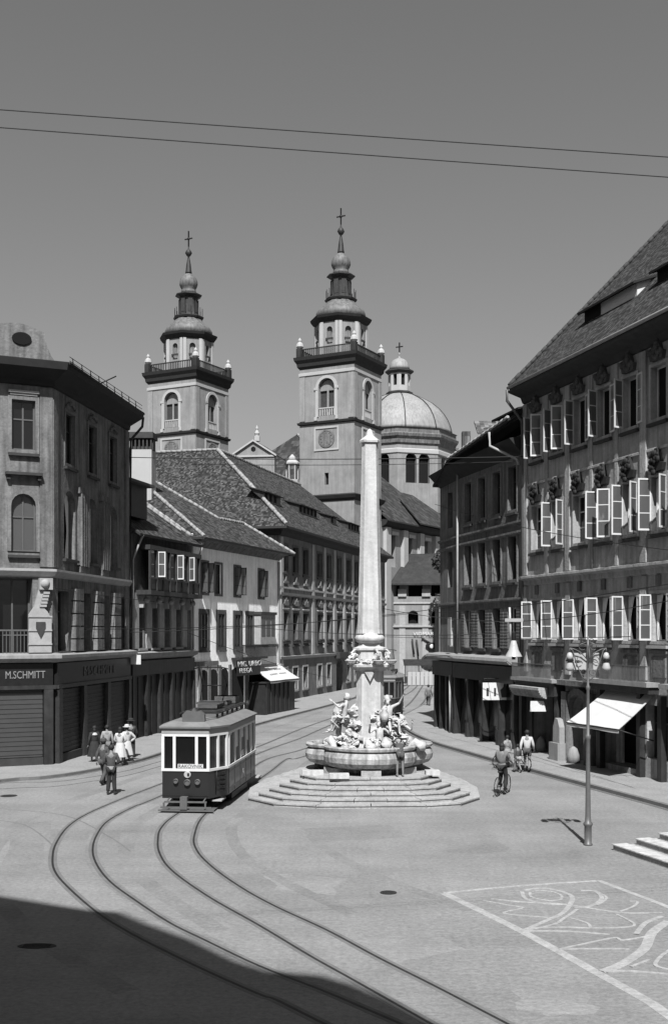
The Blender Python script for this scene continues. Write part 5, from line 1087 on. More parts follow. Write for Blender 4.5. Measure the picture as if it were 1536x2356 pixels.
oc = ring(26 / s8); Lo = (Vector(oc[1]) - Vector(oc[0])).length; mb = MB()
for i in range(8): wall_edge(mb, oc[i], oc[(i + 1) % 8], dz(903), dz(860), [dict(u=Lo / 2, w=.62, z=dz(890), h=1.75, depth=.3)])
sub('lantern_wall', mb, 'church_trim'); mb = MB(); mb.lathe([(20 / s8, dz(900)), (20 / s8, dz(861))], n=8, rot=R8); sub('lantern_opening', mb, 'interior_shade')
mb = MB(); mb.lathe([(24 / s8, dz(852)), (23 / s8, dz(845)), (21 / s8, dz(838)), (17 / s8, dz(831)), (10 / s8, dz(826.5)), (3 / s8, dz(824)), (1.2 / s8, dz(818)), (3 / s8, dz(815)), (1.2 / s8, dz(811))], n=14, smooth=True); sub('lantern_cap', mb, 'dome_metal')
mb = MB(); mb.box(-.08, .08, -.08, .08, dz(812), dz(788)); mb.box(-.6, -.081, -.07, .07, dz(798) - .08, dz(798) + .08); mb.box(.081, .6, -.07, .07, dz(798) - .08, dz(798) + .08); sub('cross', mb, 'iron')

# ================================================================ FIGURES
BASE = dict(pel=(0, 0, .93), wai=(0, .0, 1.08), che=(0, 0, 1.30), nek=(0, .0, 1.47), hed=(0, .02, 1.56), crn=(0, .01, 1.68), nos=(0, .105, 1.60),
            sL=(-.18, 0, 1.40), eL=(-.25, -.02, 1.12), wL=(-.27, .06, .87), sR=(.18, 0, 1.40), eR=(.25, -.02, 1.12), wR=(.27, .06, .87),
            hL=(-.09, 0, .90), kL=(-.11, .03, .50), aL=(-.12, 0, .09), tL=(-.13, .16, .03), hR=(.09, 0, .90), kR=(.11, .03, .50), aR=(.12, 0, .09), tR=(.13, .16, .03))
def skin(name, verts, edges, radii, root, m, lv=1):
    me = bpy.data.meshes.new(name); me.from_pydata(verts, edges, []); o = bpy.data.objects.new('tmp', me); COL.objects.link(o)
    md = o.modifiers.new('s', 'SKIN'); md.use_smooth_shade = True; sb = o.modifiers.new('d', 'SUBSURF'); sb.levels = lv; sb.render_levels = lv
    ly = me.skin_vertices[0].data
    for i, r_ in enumerate(radii): ly[i].radius = (r_, r_) if not isinstance(r_, tuple) else r_
    ly[root].use_root = True
    me2 = bpy.data.meshes.new_from_object(o.evaluated_get(bpy.context.evaluated_depsgraph_get())); me2.name = name; bpy.data.objects.remove(o)
    me2.materials.clear(); me2.materials.append(M[m]); return me2
def body_mesh(P, m='skin', lv=1):
    V, E, Rr, ix = [], [], [], {}
    def a(k, p, r_, frm=None):
        ix[k] = len(V); V.append(tuple(p)); Rr.append(r_)
        if frm: E.append((ix[frm], ix[k]))
    a('pel', P['pel'], (.14, .11)); a('wai', P['wai'], (.125, .095), 'pel'); a('che', P['che'], (.15, .11), 'wai'); a('nek', P['nek'], .055, 'che'); a('hed', P['hed'], .088, 'nek'); a('crn', P['crn'], .078, 'hed'); a('nos', P['nos'], .018, 'hed')
    for s in 'LR':
        a('s' + s, P['s' + s], .066, 'che'); a('e' + s, P['e' + s], .045, 's' + s); a('w' + s, P['w' + s], .028, 'e' + s)
        w_, e_ = Vector(P['w' + s]), Vector(P['e' + s]); d = (w_ - e_).normalized(); sd_ = d.cross(Vector((0, 1, 0.2))).normalized(); pm = w_ + d * .06
        a('p' + s, pm, (.038, .02), 'w' + s)
        for k, (sp, ln) in enumerate(((-.030, .075), (-.010, .09), (.010, .085), (.030, .065))):
            a(f'f{s}{k}', pm + d * .035 + sd_ * sp, .009, 'p' + s); a(f'g{s}{k}', pm + d * (.035 + ln * .9) + sd_ * sp * 1.2 + Vector((0, .02, 0)), .0075, f'f{s}{k}')
        a('t' + s + 'h', w_ + d * .05 + sd_ * .05 + Vector((0, .02, 0)), .010, 'p' + s)
        a('h' + s, P['h' + s], .092, 'pel'); a('k' + s, P['k' + s], .062, 'h' + s); a('a' + s, P['a' + s], .040, 'k' + s); a('t' + s, P['t' + s], .036, 'a' + s)
    return skin('body', V, E, Rr, ix['pel'], m, lv)
def garment(P, kind, m):
    V, E, Rr = [], [], []
    def ch(keys, rad, root=None):
        st = None
        for k, r_ in zip(keys, rad):
            if k in seen: i = seen[k]
            else: i = len(V); V.append(tuple(P[k]) if isinstance(k, str) else tuple(k)); Rr.append(r_); seen[k if isinstance(k, str) else str(k)] = i
            if st is not None: E.append((st, i))
            st = i
    seen = {}
    if kind in ('jacket', 'shirt', 'short_shirt'):
        ch(['pel', 'wai', 'che', 'nek'], [(.165, .13), (.145, .115), (.172, .13), (.07, .07)])
        for s in 'LR':
            if kind == 'short_shirt':
                mid = tuple((Vector(P['s' + s]) + (Vector(P['e' + s]) - Vector(P['s' + s])) * .8)); P['m' + s] = mid; ch(['che', 's' + s, 'm' + s], [0, .085, .062])
            else: ch(['che', 's' + s, 'e' + s, 'w' + s], [0, .086, .064, .046])
        if kind == 'jacket':
            for s in 'LR': P['j' + s] = tuple(Vector(P['h' + s]) + Vector((0, 0, -.10))); ch(['pel', 'j' + s], [0, .125])
    if kind in ('trousers', 'shorts'):
        ch(['pel'], [(.16, .125)])
        for s in 'LR':
            if kind == 'shorts': P['m' + s] = tuple(Vector(P['h' + s]).lerp(Vector(P['k' + s]), .7)); ch(['pel', 'h' + s, 'm' + s], [0, .112, .095])
            else: ch(['pel', 'h' + s, 'k' + s, 'a' + s], [0, .112, .085, .070])
    if kind in ('skirt', 'dress'):
        mb = MB(); zb = P.get('hem', .38); pz = P['pel'][2] + .12; px_, py_ = P['pel'][0], P['pel'][1]; n = 18; rows = 6
        for j in range(rows):
            for k in range(n):
                def q(j, k):
                    t = j / rows; a = 2 * math.pi * k / n; r_ = (.14 + .14 * t ** .8) * (1 + .08 * t * math.sin(a * 5)); return (px_ + r_ * math.cos(a) * 1.1, py_ + r_ * math.sin(a) * .9, pz + (zb - pz) * t)
                mb.face([q(j, k), q(j + 1, k), q(j + 1, k + 1), q(j, k + 1)])
        return mb.mesh('skirt', m)
    return skin(kind if kind != 'short_shirt' else 'shirt', V, E, Rr, 0, m, 1)
def person(x, y, z, rz, label, pose=None, cl=(), hat=None, hair='hair', sc=1.0, group=None, long_hair=False, name='person', shoes='black_paint'):
    P = dict(BASE); P.update(pose or {}); P0_ = dict(P)
    mw = T(x, y, z, R(rz)) @ Matrix.Scale(sc, 4); o = empty(name, mw, label, 'person' if name == 'person' else 'statue', group)
    put('body', body_mesh(P), o, mw)
    for k, m in cl: put({'short_shirt': 'shirt', 'dress': 'skirt'}.get(k, k), garment(dict(P), k, m), o, mw)
    h = Vector(P['hed']).lerp(Vector(P['crn']), .62); up_ = (Vector(P['crn']) - Vector(P['hed'])).normalized(); bk_ = (Vector(P['hed']) - Vector(P['nos'])); bk_.z = 0; bk_ = bk_.normalized() if bk_.length > .01 else Vector((0, -1, 0))
    mb = MB(); c = h + up_ * .025 + bk_ * .022; mb.ball(c, .105, 10, (1, 1, 1.0), .1, 2)
    if long_hair: mb.ball(c + bk_ * .03 - Vector((0, 0, .1)), .09, 8, (1.1, .8, 1.3), .1, 3)
    put('hair', mb.mesh('hair', hair), o, mw)
    if hat:
        mb = MB(); c = h + up_ * .05; mb.lathe([(.12, c.z), (.115, c.z + .08), (.06, c.z + .12)], (c.x, c.y), 12)
        if hat[0] == 'brim': mb.lathe([(.19, c.z - .005), (.19, c.z + .01), (.11, c.z + .02)], (c.x, c.y), 14)
        else: mb.lathe([(.13, c.z + .0), (.13, c.z + .015)], (c.x - bk_.x * .06, c.y - bk_.y * .06), 12)
        put('hat', mb.mesh('hat', hat[1]), o, mw)
    if shoes:
        for s in 'LR':
            mb = MB(); a_, t_ = Vector(P['a' + s]), Vector(P['t' + s]); mb.tube([a_ + (a_ - t_) * .35 + Vector((0, 0, -.03)), a_ + Vector((0, 0, -.02)), t_ + Vector((0, 0, .01)), t_ + (t_ - a_) * .3], .052, 7, .042); put('shoe', mb.mesh('shoe', shoes), o, mw)
    return o
walk = dict(kL=(-.10, .16, .52), aL=(-.10, .18, .10), tL=(-.10, .33, .06), kR=(.10, -.02, .50), aR=(.10, -.30, .16), tR=(.10, -.20, .04), wL=(-.26, -.08, .90), eL=(-.25, -.1, 1.13), wR=(.26, .18, .93), eR=(.25, .02, 1.12))
akimbo = dict(eL=(-.40, -.08, 1.16), wL=(-.20, .06, .98), eR=(.40, -.08, 1.16), wR=(.20, .06, .98))
clasp = dict(wL=(-.06, .2, 1.05), eL=(-.27, .02, 1.12), wR=(.06, .2, 1.05), eR=(.27, .02, 1.12))
push = dict(wL=(-.24, .35, .98), eL=(-.26, .08, 1.12), wR=(.24, .35, .98), eR=(.26, .08, 1.12))
GP = lambda px, py, z=0: G(px, py, z)
g = GP(256, 1829); person(g.x, g.y, 0, 5, 'man with pale belt and dark trousers, nearest of the group at left, back to camera', dict(clasp, kL=(-.09, .02, .5), kR=(.09, .02, .5)), [('jacket', 'cloth_mid'), ('trousers', 'cloth_dark')], sc=1.03)
P_ = bpy.data.objects[[n for n in WM if n.startswith('person')][-1]]
mb = MB(); mb.lathe([(.17, .86), (.18, .9), (.18, .98), (.165, 1.0)], n=14, sx=1.05, sy=.85); put('belt', mb.mesh('belt', 'cloth_pale'), P_, WM[P_.name])
g = GP(238, 1806); person(g.x, g.y, 0, -25, 'man in a mid grey jacket striding beside the nearest man of the left group', walk, [('jacket', 'cloth_mid'), ('trousers', 'cloth_mid')], hat=('cap', 'cloth_mid'))
g = GP(217, 1758); person(g.x, g.y, 0, 30, 'woman in black with a white collar at the left edge of the group', dict(hem=.35), [('shirt', 'cloth_dark'), ('skirt', 'cloth_dark')], long_hair=True, sc=.97)
mb = MB(); mb.lathe([(.15, 1.33), (.13, 1.40), (.07, 1.44)], n=12); P_ = bpy.data.objects[[n for n in WM if n.startswith('person')][-1]]; put('collar', mb.mesh('collar', 'cloth_white'), P_, WM[P_.name])
g = GP(246, 1757); person(g.x, g.y, 0, 10, 'person in a light top standing behind the two men of the left group', None, [('shirt', 'cloth_pale'), ('trousers', 'cloth_grey')], sc=.98)
g = GP(276, 1762); person(g.x, g.y, 0, -10, 'woman in a white flowered dress in the group at left', dict(clasp, hem=.4), [('shirt', 'cloth_white'), ('dress', 'cloth_white')], long_hair=True, sc=.97)
g = GP(292, 1757); person(g.x, g.y, 0, 40, 'woman in a white summer dress and hat, rightmost of the left group', dict(akimbo, hem=.4), [('shirt', 'cloth_white'), ('dress', 'cloth_white')], hat=('brim', 'cloth_white'), sc=.97)
g = GP(301, 1748); person(g.x, g.y, .0, 15, 'tall man in a dark hat and jacket behind the women in white', clasp, [('jacket', 'shop_wood'), ('trousers', 'cloth_dark')], hat=('brim', 'cloth_dark'), sc=1.06)
# boy leaning over the fountain basin
lean = dict(pel=(0, 0, .93), wai=(0, .12, 1.05), che=(0, .30, 1.18), nek=(0, .42, 1.28), hed=(0, .50, 1.33), crn=(0, .58, 1.40), nos=(0, .58, 1.27), sL=(-.17, .34, 1.25), eL=(-.2, .42, 1.0), wL=(-.16, .56, .95), sR=(.17, .34, 1.25), eR=(.2, .42, 1.0), wR=(.16, .56, .95))
g = GP(920, 1787, .78); person(g.x, g.y, .78, 4, 'boy in grey leaning over the fountain basin, back to camera', lean, [('short_shirt', 'cloth_mid'), ('shorts', 'cloth_mid')], hair='cloth_pale', sc=.86, shoes='cloth_grey')
# walking figures on the right
g = GP(1158, 1832); cyc = (g.x, g.y)
person(g.x - .02, g.y + .25, .12, -28, 'person in a light shirt and black waist riding a bicycle away from the camera', dict(walk, pel=(0, 0, .98), kL=(-.11, .22, .62), aL=(-.10, .05, .28), tL=(-.1, .2, .22), kR=(.11, .12, .52), aR=(.1, .02, .12), tR=(.1, .17, .08), wL=(-.25, .38, 1.02), eL=(-.27, .12, 1.12), wR=(.25, .38, 1.02), eR=(.27, .12, 1.12)), [('short_shirt', 'cloth_grey'), ('trousers', 'cloth_dark')], long_hair=True)
def bicycle(x, y, rz, label):
    b = empty('bicycle', T(x, y, 0, R(rz)), label, 'bicycle', 'bicycles on the square'); mw = WM[b.name]
    for yy in (-.52, .55):
        mb = MB(); mb.tube([(0, yy + .33 * math.cos(a * .3142), .345 + .33 * math.sin(a * .3142)) for a in range(21)], .018, 6)
        for a in range(10): mb.tube([(0, yy, .345), (0, yy + .33 * math.cos(a * .628), .345 + .33 * math.sin(a * .628))], .004, 4)
        put('wheel', mb.mesh('wheel', 'black_paint'), b, mw)
    mb = MB()
    for p in (((0, -.52, .345), (0, -.1, .3)), ((0, -.1, .3), (0, -.22, .82)), ((0, -.2, .74), (0, .38, .78)), ((0, -.1, .3), (0, .4, .68)), ((0, -.52, .345), (0, -.2, .74)), ((0, .55, .345), (0, .38, .95))): mb.tube(p, .018, 6)
    put('frame', mb.mesh('frame', 'black_paint'), b, mw); mb = MB(); mb.tube([(-.27, .25, 1.0), (-.2, .36, 1.02), (0, .4, 1.0), (.2, .36, 1.02), (.27, .25, 1.0)], .014, 6); put('handlebar', mb.mesh('handlebar', 'iron'), b, mw)
    mb = MB(); mb.ball((0, -.24, .85), .12, 8, (.8, 1.1, .35)); put('saddle', mb.mesh('saddle', 'black_wood'), b, mw); return b
bicycle(g.x, g.y + .3, -28, 'bicycle ridden by the long haired person in the light shirt')
g = GP(1212, 1776); person(g.x, g.y, .0, -15, 'man in a bright white shirt and grey shorts walking away at right', walk, [('shirt', 'cloth_white'), ('shorts', 'cloth_mid')], sc=1.0)
g = GP(1190, 1778); person(g.x, g.y, .0, 20, 'small child with white socks walking beside the man in the white shirt', walk, [('shirt', 'cloth_mid'), ('shorts', 'cloth_pale')], sc=.68)
g = GP(1168, 1768); person(g.x, g.y + .2, 0, 30, 'child in a pale dress partly hidden behind the cyclist', dict(hem=.35), [('shirt', 'cloth_pale'), ('dress', 'cloth_pale')], sc=.8)
g = GP(1184, 1775); bicycle(g.x - .1, g.y + .1, 60, 'bicycle pushed beside the man in the white shirt')
g = GP(985, 1627); person(g.x, g.y, 0, -10, 'lone distant pedestrian in grey near the end of the street', walk, [('jacket', 'cloth_grey'), ('trousers', 'cloth_mid')], sc=1.0)

# ================================================================ FOUNTAIN
FC = (1.3, 41.8); fn = empty('fountain', T(FC[0], FC[1], 0), 'marble fountain with lobed basin and river god figures on stepped plinth, centre of square', 'fountain'); fm = T(FC[0], FC[1], 0)
def fpart(name, mb, m, parent=None): return [put(name, q_.mesh(name, m), parent or fn, fm) for q_ in split_mb(name, mb)][0]
outl = [(-1.9, -4.4), (1.75, -4.3), (2.95, -3.8), (3.75, -2.4), (3.95, 0), (3.6, 2.6), (2.4, 4.0), (-2.4, 4.0), (-3.9, 2.6), (-4.35, -.2), (-4.25, -2.6), (-3.3, -3.9)]
rr = random.Random(11)
for k in range(6):
    sX = (4.3 - .36 * k) / 4.3; mb = MB(); L = [(x * sX, y * sX) for x, y in outl]; ins = [(x * (sX - .17), y * (sX - .17)) for x, y in outl]; z0, z1 = .13 * k, .13 * (k + 1) - .004
    n = len(L)
    for i in range(n):      # individual stone slabs along each side
        a, b = Vector(L[i]), Vector(L[(i + 1) % n]); c, d = Vector(ins[i]), Vector(ins[(i + 1) % n]); m_ = max(1, int((b - a).length / 1.3)) + (k + i) % 2
        for j in range(m_):
            t0, t1 = j / m_ + .004, (j + 1) / m_ - .004; dz_ = rr.uniform(-.008, .0); ov_ = rr.uniform(0, .012)
            p = [a.lerp(b, t0), a.lerp(b, t1), c.lerp(d, t1), c.lerp(d, t0)]; nn = Vector(((b - a).y, -(b - a).x)).normalized() * ov_; p[0] = p[0] + nn; p[1] = p[1] + nn
            mb.prism([(q_.x, q_.y) for q_ in p], z0 if k == 0 else z0 - .02, z1 - .045 + dz_); lip = nn.normalized() * .03 if ov_ > 0 else Vector((0, 0)); 
            mb.prism([((p[0] + lip).x, (p[0] + lip).y), ((p[1] + lip).x, (p[1] + lip).y), (p[2].x, p[2].y), (p[3].x, p[3].y)], z1 - .044 + dz_, z1 + dz_)
    fpart('step', mb, 'step_stone')
mb = MB(); mb.prism([(x * .5, y * .5) for x, y in outl], .0, .772); fpart('platform', mb, 'step_stone')
lob = [(0, -1.0, 1.42), (-1.15, .15, 1.12), (1.15, .15, 1.12), (0, 1.0, 1.35), (-.55, -1.05, 1.05), (.55, -1.05, 1.05)]
def rad(a):
    best = .5; dx, dy = math.cos(a), math.sin(a)
    for x, y, r_ in lob:
        b = dx * x + dy * y; disc = b * b - (x * x + y * y - r_ * r_)
        if disc > 0: best = max(best, b + math.sqrt(disc))
    return best
def basin(prof, m, name, par=None):
    n = 96; mb = MB()
    for j in range(len(prof) - 1):
        for k in range(n):
            q_ = lambda j, k: (lambda a: (max(.05, rad(a) + prof[j][0]) * math.cos(a) * 1.03, max(.05, rad(a) + prof[j][0]) * math.sin(a), prof[j][1]))(2 * math.pi * k / n)
            mb.face([q_(j, k), q_(j, k + 1), q_(j + 1, k + 1), q_(j + 1, k)]); mb.sm.add(len(mb.f) - 1)
    me_ = mb.mesh(name, m); return put(name, me_, par or fn, fm)
bs = basin([(-.75, .76), (-.62, .95), (-.35, 1.0), (-.12, 1.08), (.0, 1.22), (.03, 1.4), (-.02, 1.55), (-.10, 1.62), (.0, 1.66), (.02, 1.74), (-.02, 1.78), (-.2, 1.78), (-.24, 1.7), (-.3, 1.3)], 'marble_old', 'basin')
basin([(-.27, 1.58), (-3, 1.58)], 'water', 'water', bs)
mb = MB()
for a in (-2.4, -1.57, -.74, .4, 1.57, 2.74): 
    r_ = rad(a); s_ = len(mb.v); mb.box(-.28, .28, -.35, .35, .766, .99); utrans(mb, s_, T((r_ - .42) * math.cos(a), (r_ - .42) * math.sin(a), 0, a))
fpart('basin_foot', mb, 'step_stone', bs)
for x, y, w_, lb in ((-2.05, -1.55, .75, 0), (-1.12, -2.45, .68, 0), (2.2, -1.5, .5, 0)):
    mb = MB(); mb.box(-w_ / 2, w_ / 2, -.2, .2, .766, .93); put('stone_block', mb.mesh('stone_block', 'marble'), fn, fm @ T(x, y, 0, .05))
def lump(mb, c, r_, sz, seed, n=10):
    i = len(mb.v); rings = 7; c = Vector(c)
    ax = Matrix.Rotation(seed * 1.7, 3, 'Z') @ Matrix.Rotation(seed * .9, 3, 'X')
    for j in range(rings + 1):
        ph = math.pi * j / rings
        for k in range(n):
            a = 2 * math.pi * k / n; d = Vector((math.sin(ph) * math.cos(a), math.sin(ph) * math.sin(a), math.cos(ph))); q = d * 1.6 + Vector((seed * 3.1, seed * 1.3, 0))
            f_ = 1 + .75 * noise.noise(q) + .45 * noise.noise(q * 2.7); v = ax @ Vector((d.x * sz[0], d.y * sz[1], d.z * sz[2])) * (r_ * f_); mb.v.append(tuple(c + v))
    for j in range(rings):
        for k in range(n): mb.f.append([i + j * n + k, i + (j + 1) * n + k, i + (j + 1) * n + (k + 1) % n, i + j * n + (k + 1) % n]); mb.mi.append(mb.cur)
# pedestal and obelisk (three sided with blunted edges)
def tri(w_, bl, rot=0.0):
    pts = []
    for k in range(3):
        a = R(-90 + 60) + k * R(120) + rot; c = (w_ * math.cos(a), w_ * math.sin(a)); t = (-math.sin(a), math.cos(a)); pts += [(c[0] - t[0] * bl, c[1] - t[1] * bl), (c[0] + t[0] * bl, c[1] + t[1] * bl)]
    return pts
def loft(mb, secs):           # secs [(w, blunt, z)]
    rings = [[(x, y, z) for x, y in tri(w_, bl, .1)] for w_, bl, z in secs]
    for j in range(len(rings) - 1):
        for k in range(6): mb.face([rings[j][k], rings[j][(k + 1) % 6], rings[j + 1][(k + 1) % 6], rings[j + 1][k]])
    mb.face(rings[0][::-1]); mb.face(rings[-1])
ob = empty('obelisk', T(FC[0] - .0, FC[1], 0), 'tall white tapering obelisk rising on a pedestal out of the fountain', 'obelisk')
om = T(FC[0] + .02, FC[1], 0); WM[ob.name] = om; ob.matrix_basis = om
def op(name, mb, m='marble'): return put(name, mb.mesh(name, m), ob, om)
mb = MB(); loft(mb, [(.75, .3, 1.5), (.56, .2, 2.0), (.50, .17, 2.4), (.49, .17, 4.42)]); op('pedestal', mb)
mb = MB(); loft(mb, [(.5, .17, 4.42), (.62, .2, 4.5), (.78, .24, 4.58), (.8, .24, 4.66), (.55, .17, 4.7), (.52, .17, 4.75)]); op('pedestal_cornice', mb)
mb = MB(); loft(mb, [(.54, .16, 4.75), (.52, .16, 5.15), (.62, .18, 5.2), (.62, .18, 5.27), (.44, .14, 5.33), (.40, .13, 5.45)]); op('upper_block', mb)
mb = MB(); mb.lathe([(.40, 5.44), (.50, 5.5), (.55, 5.58), (.55, 5.66), (.50, 5.73), (.44, 5.76), (.42, 5.82)], n=20, smooth=True); op('torus', mb)
mb = MB(); loft(mb, [(.46, .16, 5.8), (.44, .155, 5.95), (.355, .125, 9.3), (.285, .10, 12.85)]); op('shaft', mb)
mb = MB(); loft(mb, [(.36, .13, 12.85), (.37, .13, 12.93), (.29, .10, 13.0), (.15, .05, 13.12), (.10, .035, 13.3), (.02, .01, 13.38)]); op('finial', mb)
mb = MB()
for k in range(26):
    a = k * .2417 + rr.uniform(-.1, .1); r_ = rr.uniform(.5, .72); lump(mb, (r_ * math.cos(a), r_ * math.sin(a), rr.uniform(4.68, 4.9)), rr.uniform(.06, .12), (1.5, .8, .7), k * .41)
for a in (-2.6, -1.2, -.35, .9, 2.2):
    c_ = (.82 * math.cos(a), .82 * math.sin(a)); mb.lathe([(.05, 4.66), (.17, 4.72), (.23, 4.82), (.2, 4.84)], c_, 9); lump(mb, (c_[0] * .85, c_[1] * .85, 4.98), .12, (.9, .9, 1.5), a + 4)
    mb.tube([(c_[0] * .8, c_[1] * .8, 4.9), (c_[0] * .95, c_[1] * .95, 5.1), (c_[0] * .8, c_[1] * .8, 5.2), (c_[0] * .6, c_[1] * .6, 5.2)], .05, 6)
op('shell_ornament', mb)
mb = MB(); mb.prism_y([(-.2, 4.4), (.16, 4.4), (-.0, 4.05)], -.52, -.40); op('pedestal_relief', mb, 'marble_old')
# rocks
mb = MB()
for k in range(90):
    a = rr.uniform(0, 6.28); fr_ = abs(math.atan2(math.sin(a + 1.75), math.cos(a + 1.75)))
    if fr_ < .45: continue
    z = 1.45 + 1.5 * rr.random() ** 1.5; r_ = (1.12 - .38 * (z - 1.45)) * rr.uniform(.72, 1.0); lump(mb, (r_ * math.cos(a), r_ * math.sin(a) * .8, z), rr.uniform(.10, .24), (1.5, .8, .9), k * .37)
fpart('rock_base', mb, 'marble')
def statue(x, y, z, rz, pose, nm, lab=None):
    P = dict(BASE); P.update(pose); mw = fm @ T(x, y, z, R(rz)) @ Matrix.Scale(1.02, 4)
    s = put('statue', body_mesh(P, 'marble', 1), fn, mw); h = Vector(P['hed']).lerp(Vector(P['crn']), .6)
    mb = MB(); mb.ball(h + Vector((0, -.03, .03)), .13, 8, (1, 1, 1), .5, 4); mb.ball(h + Vector((0, .09, -.1)), .07, 7, (1, .8, 1.3), .5, 5); put('hair', mb.mesh('hair', 'marble'), s, mw)
    mb = MB(); hp = Vector(P['pel'])
    for k in range(9): lump(mb, hp + Vector((rr.uniform(-.28, .28), rr.uniform(-.2, .3), rr.uniform(-.28, .1))), rr.uniform(.08, .15), (1.6, .8, .7), k * .7 + nm)
    put('drapery', mb.mesh('drapery', 'marble'), s, mw)
    if nm in (2, 3, 4, 5): return s
    mb = MB(); w_ = Vector(P['wR']); mb.lathe([(.05, w_.z - .22), (.15, w_.z - .12), (.17, w_.z + .05), (.08, w_.z + .2), (.12, w_.z + .27)], (w_.x + .1, w_.y + .06), 10, smooth=True); put('jug', mb.mesh('jug', 'marble'), s, mw); return s
sitp = dict(kL=(-.2, .38, .95), aL=(-.2, .42, .48), tL=(-.2, .56, .42), kR=(.2, .42, .85), aR=(.25, .62, .45), tR=(.26, .76, .42), che=(0, -.08, 1.3), nek=(0, -.1, 1.48), hed=(.02, -.08, 1.57), crn=(.03, -.1, 1.69), nos=(.03, .03, 1.6), eL=(-.4, .05, 1.3), wL=(-.5, .25, 1.5), eR=(.34, .12, 1.15), wR=(.3, .36, 1.1))
statue(-.92, -.25, 1.78, 70, sitp, 0); statue(.70, -.62, 1.72, 205, dict(sitp, wL=(-.45, .2, 1.75), eL=(-.4, .02, 1.5)), 1); statue(.1, .9, 1.8, 0, sitp, 2)
statue(1.15, -.35, 1.0, 150, dict(sitp, wL=(-.5, .1, 1.5), eL=(-.42, .0, 1.25), wR=(.5, .0, .9)), 3); statue(.35, -1.05, .95, 190, dict(sitp, wL=(-.3, .4, 1.3), eL=(-.36, .1, 1.2), wR=(.42, .3, 1.5), eR=(.38, .02, 1.25)), 4); statue(-1.15, .2, 1.0, 100, sitp, 5)
mb = MB()
for (x, y, z, a0) in ((-1.3, -.75, 1.65, 2.2), (-.15, -1.25, 1.6, -1.2), (1.45, -.8, 1.6, -.3), (.55, -1.3, 1.7, -1.6), (-.95, .9, 1.6, 2), (1.2, .9, 1.6, .8)):
    pts = [Vector((x + .35 * t * math.cos(a0), y + .35 * t * math.sin(a0), z + .28 * math.sin(t * 2.4))) for t in (-1, -.6, -.2, .2, .6, 1.1)]; mb.tube(pts, .07, 8, .17); mb.ball(pts[-1], .2, 8, (1.2, 1, .9), .3, 3); mb.ball(pts[0] + Vector((0, 0, .02)), .12, 6, (1.8, .6, .5), .3, 3)
fpart('dolphin', mb, 'marble')
mb = MB(); 
for k in range(12): lump(mb, (.95 + .3 * math.sin(k * 1.9), -.75 + .2 * math.cos(k * 2.5), 1.8 + k * .07), .12, (1.6, .8, .9), k * .9)
mb.lathe([(.0, 0)], n=3) if False else None
fpart('rock_ledge', mb, 'marble')
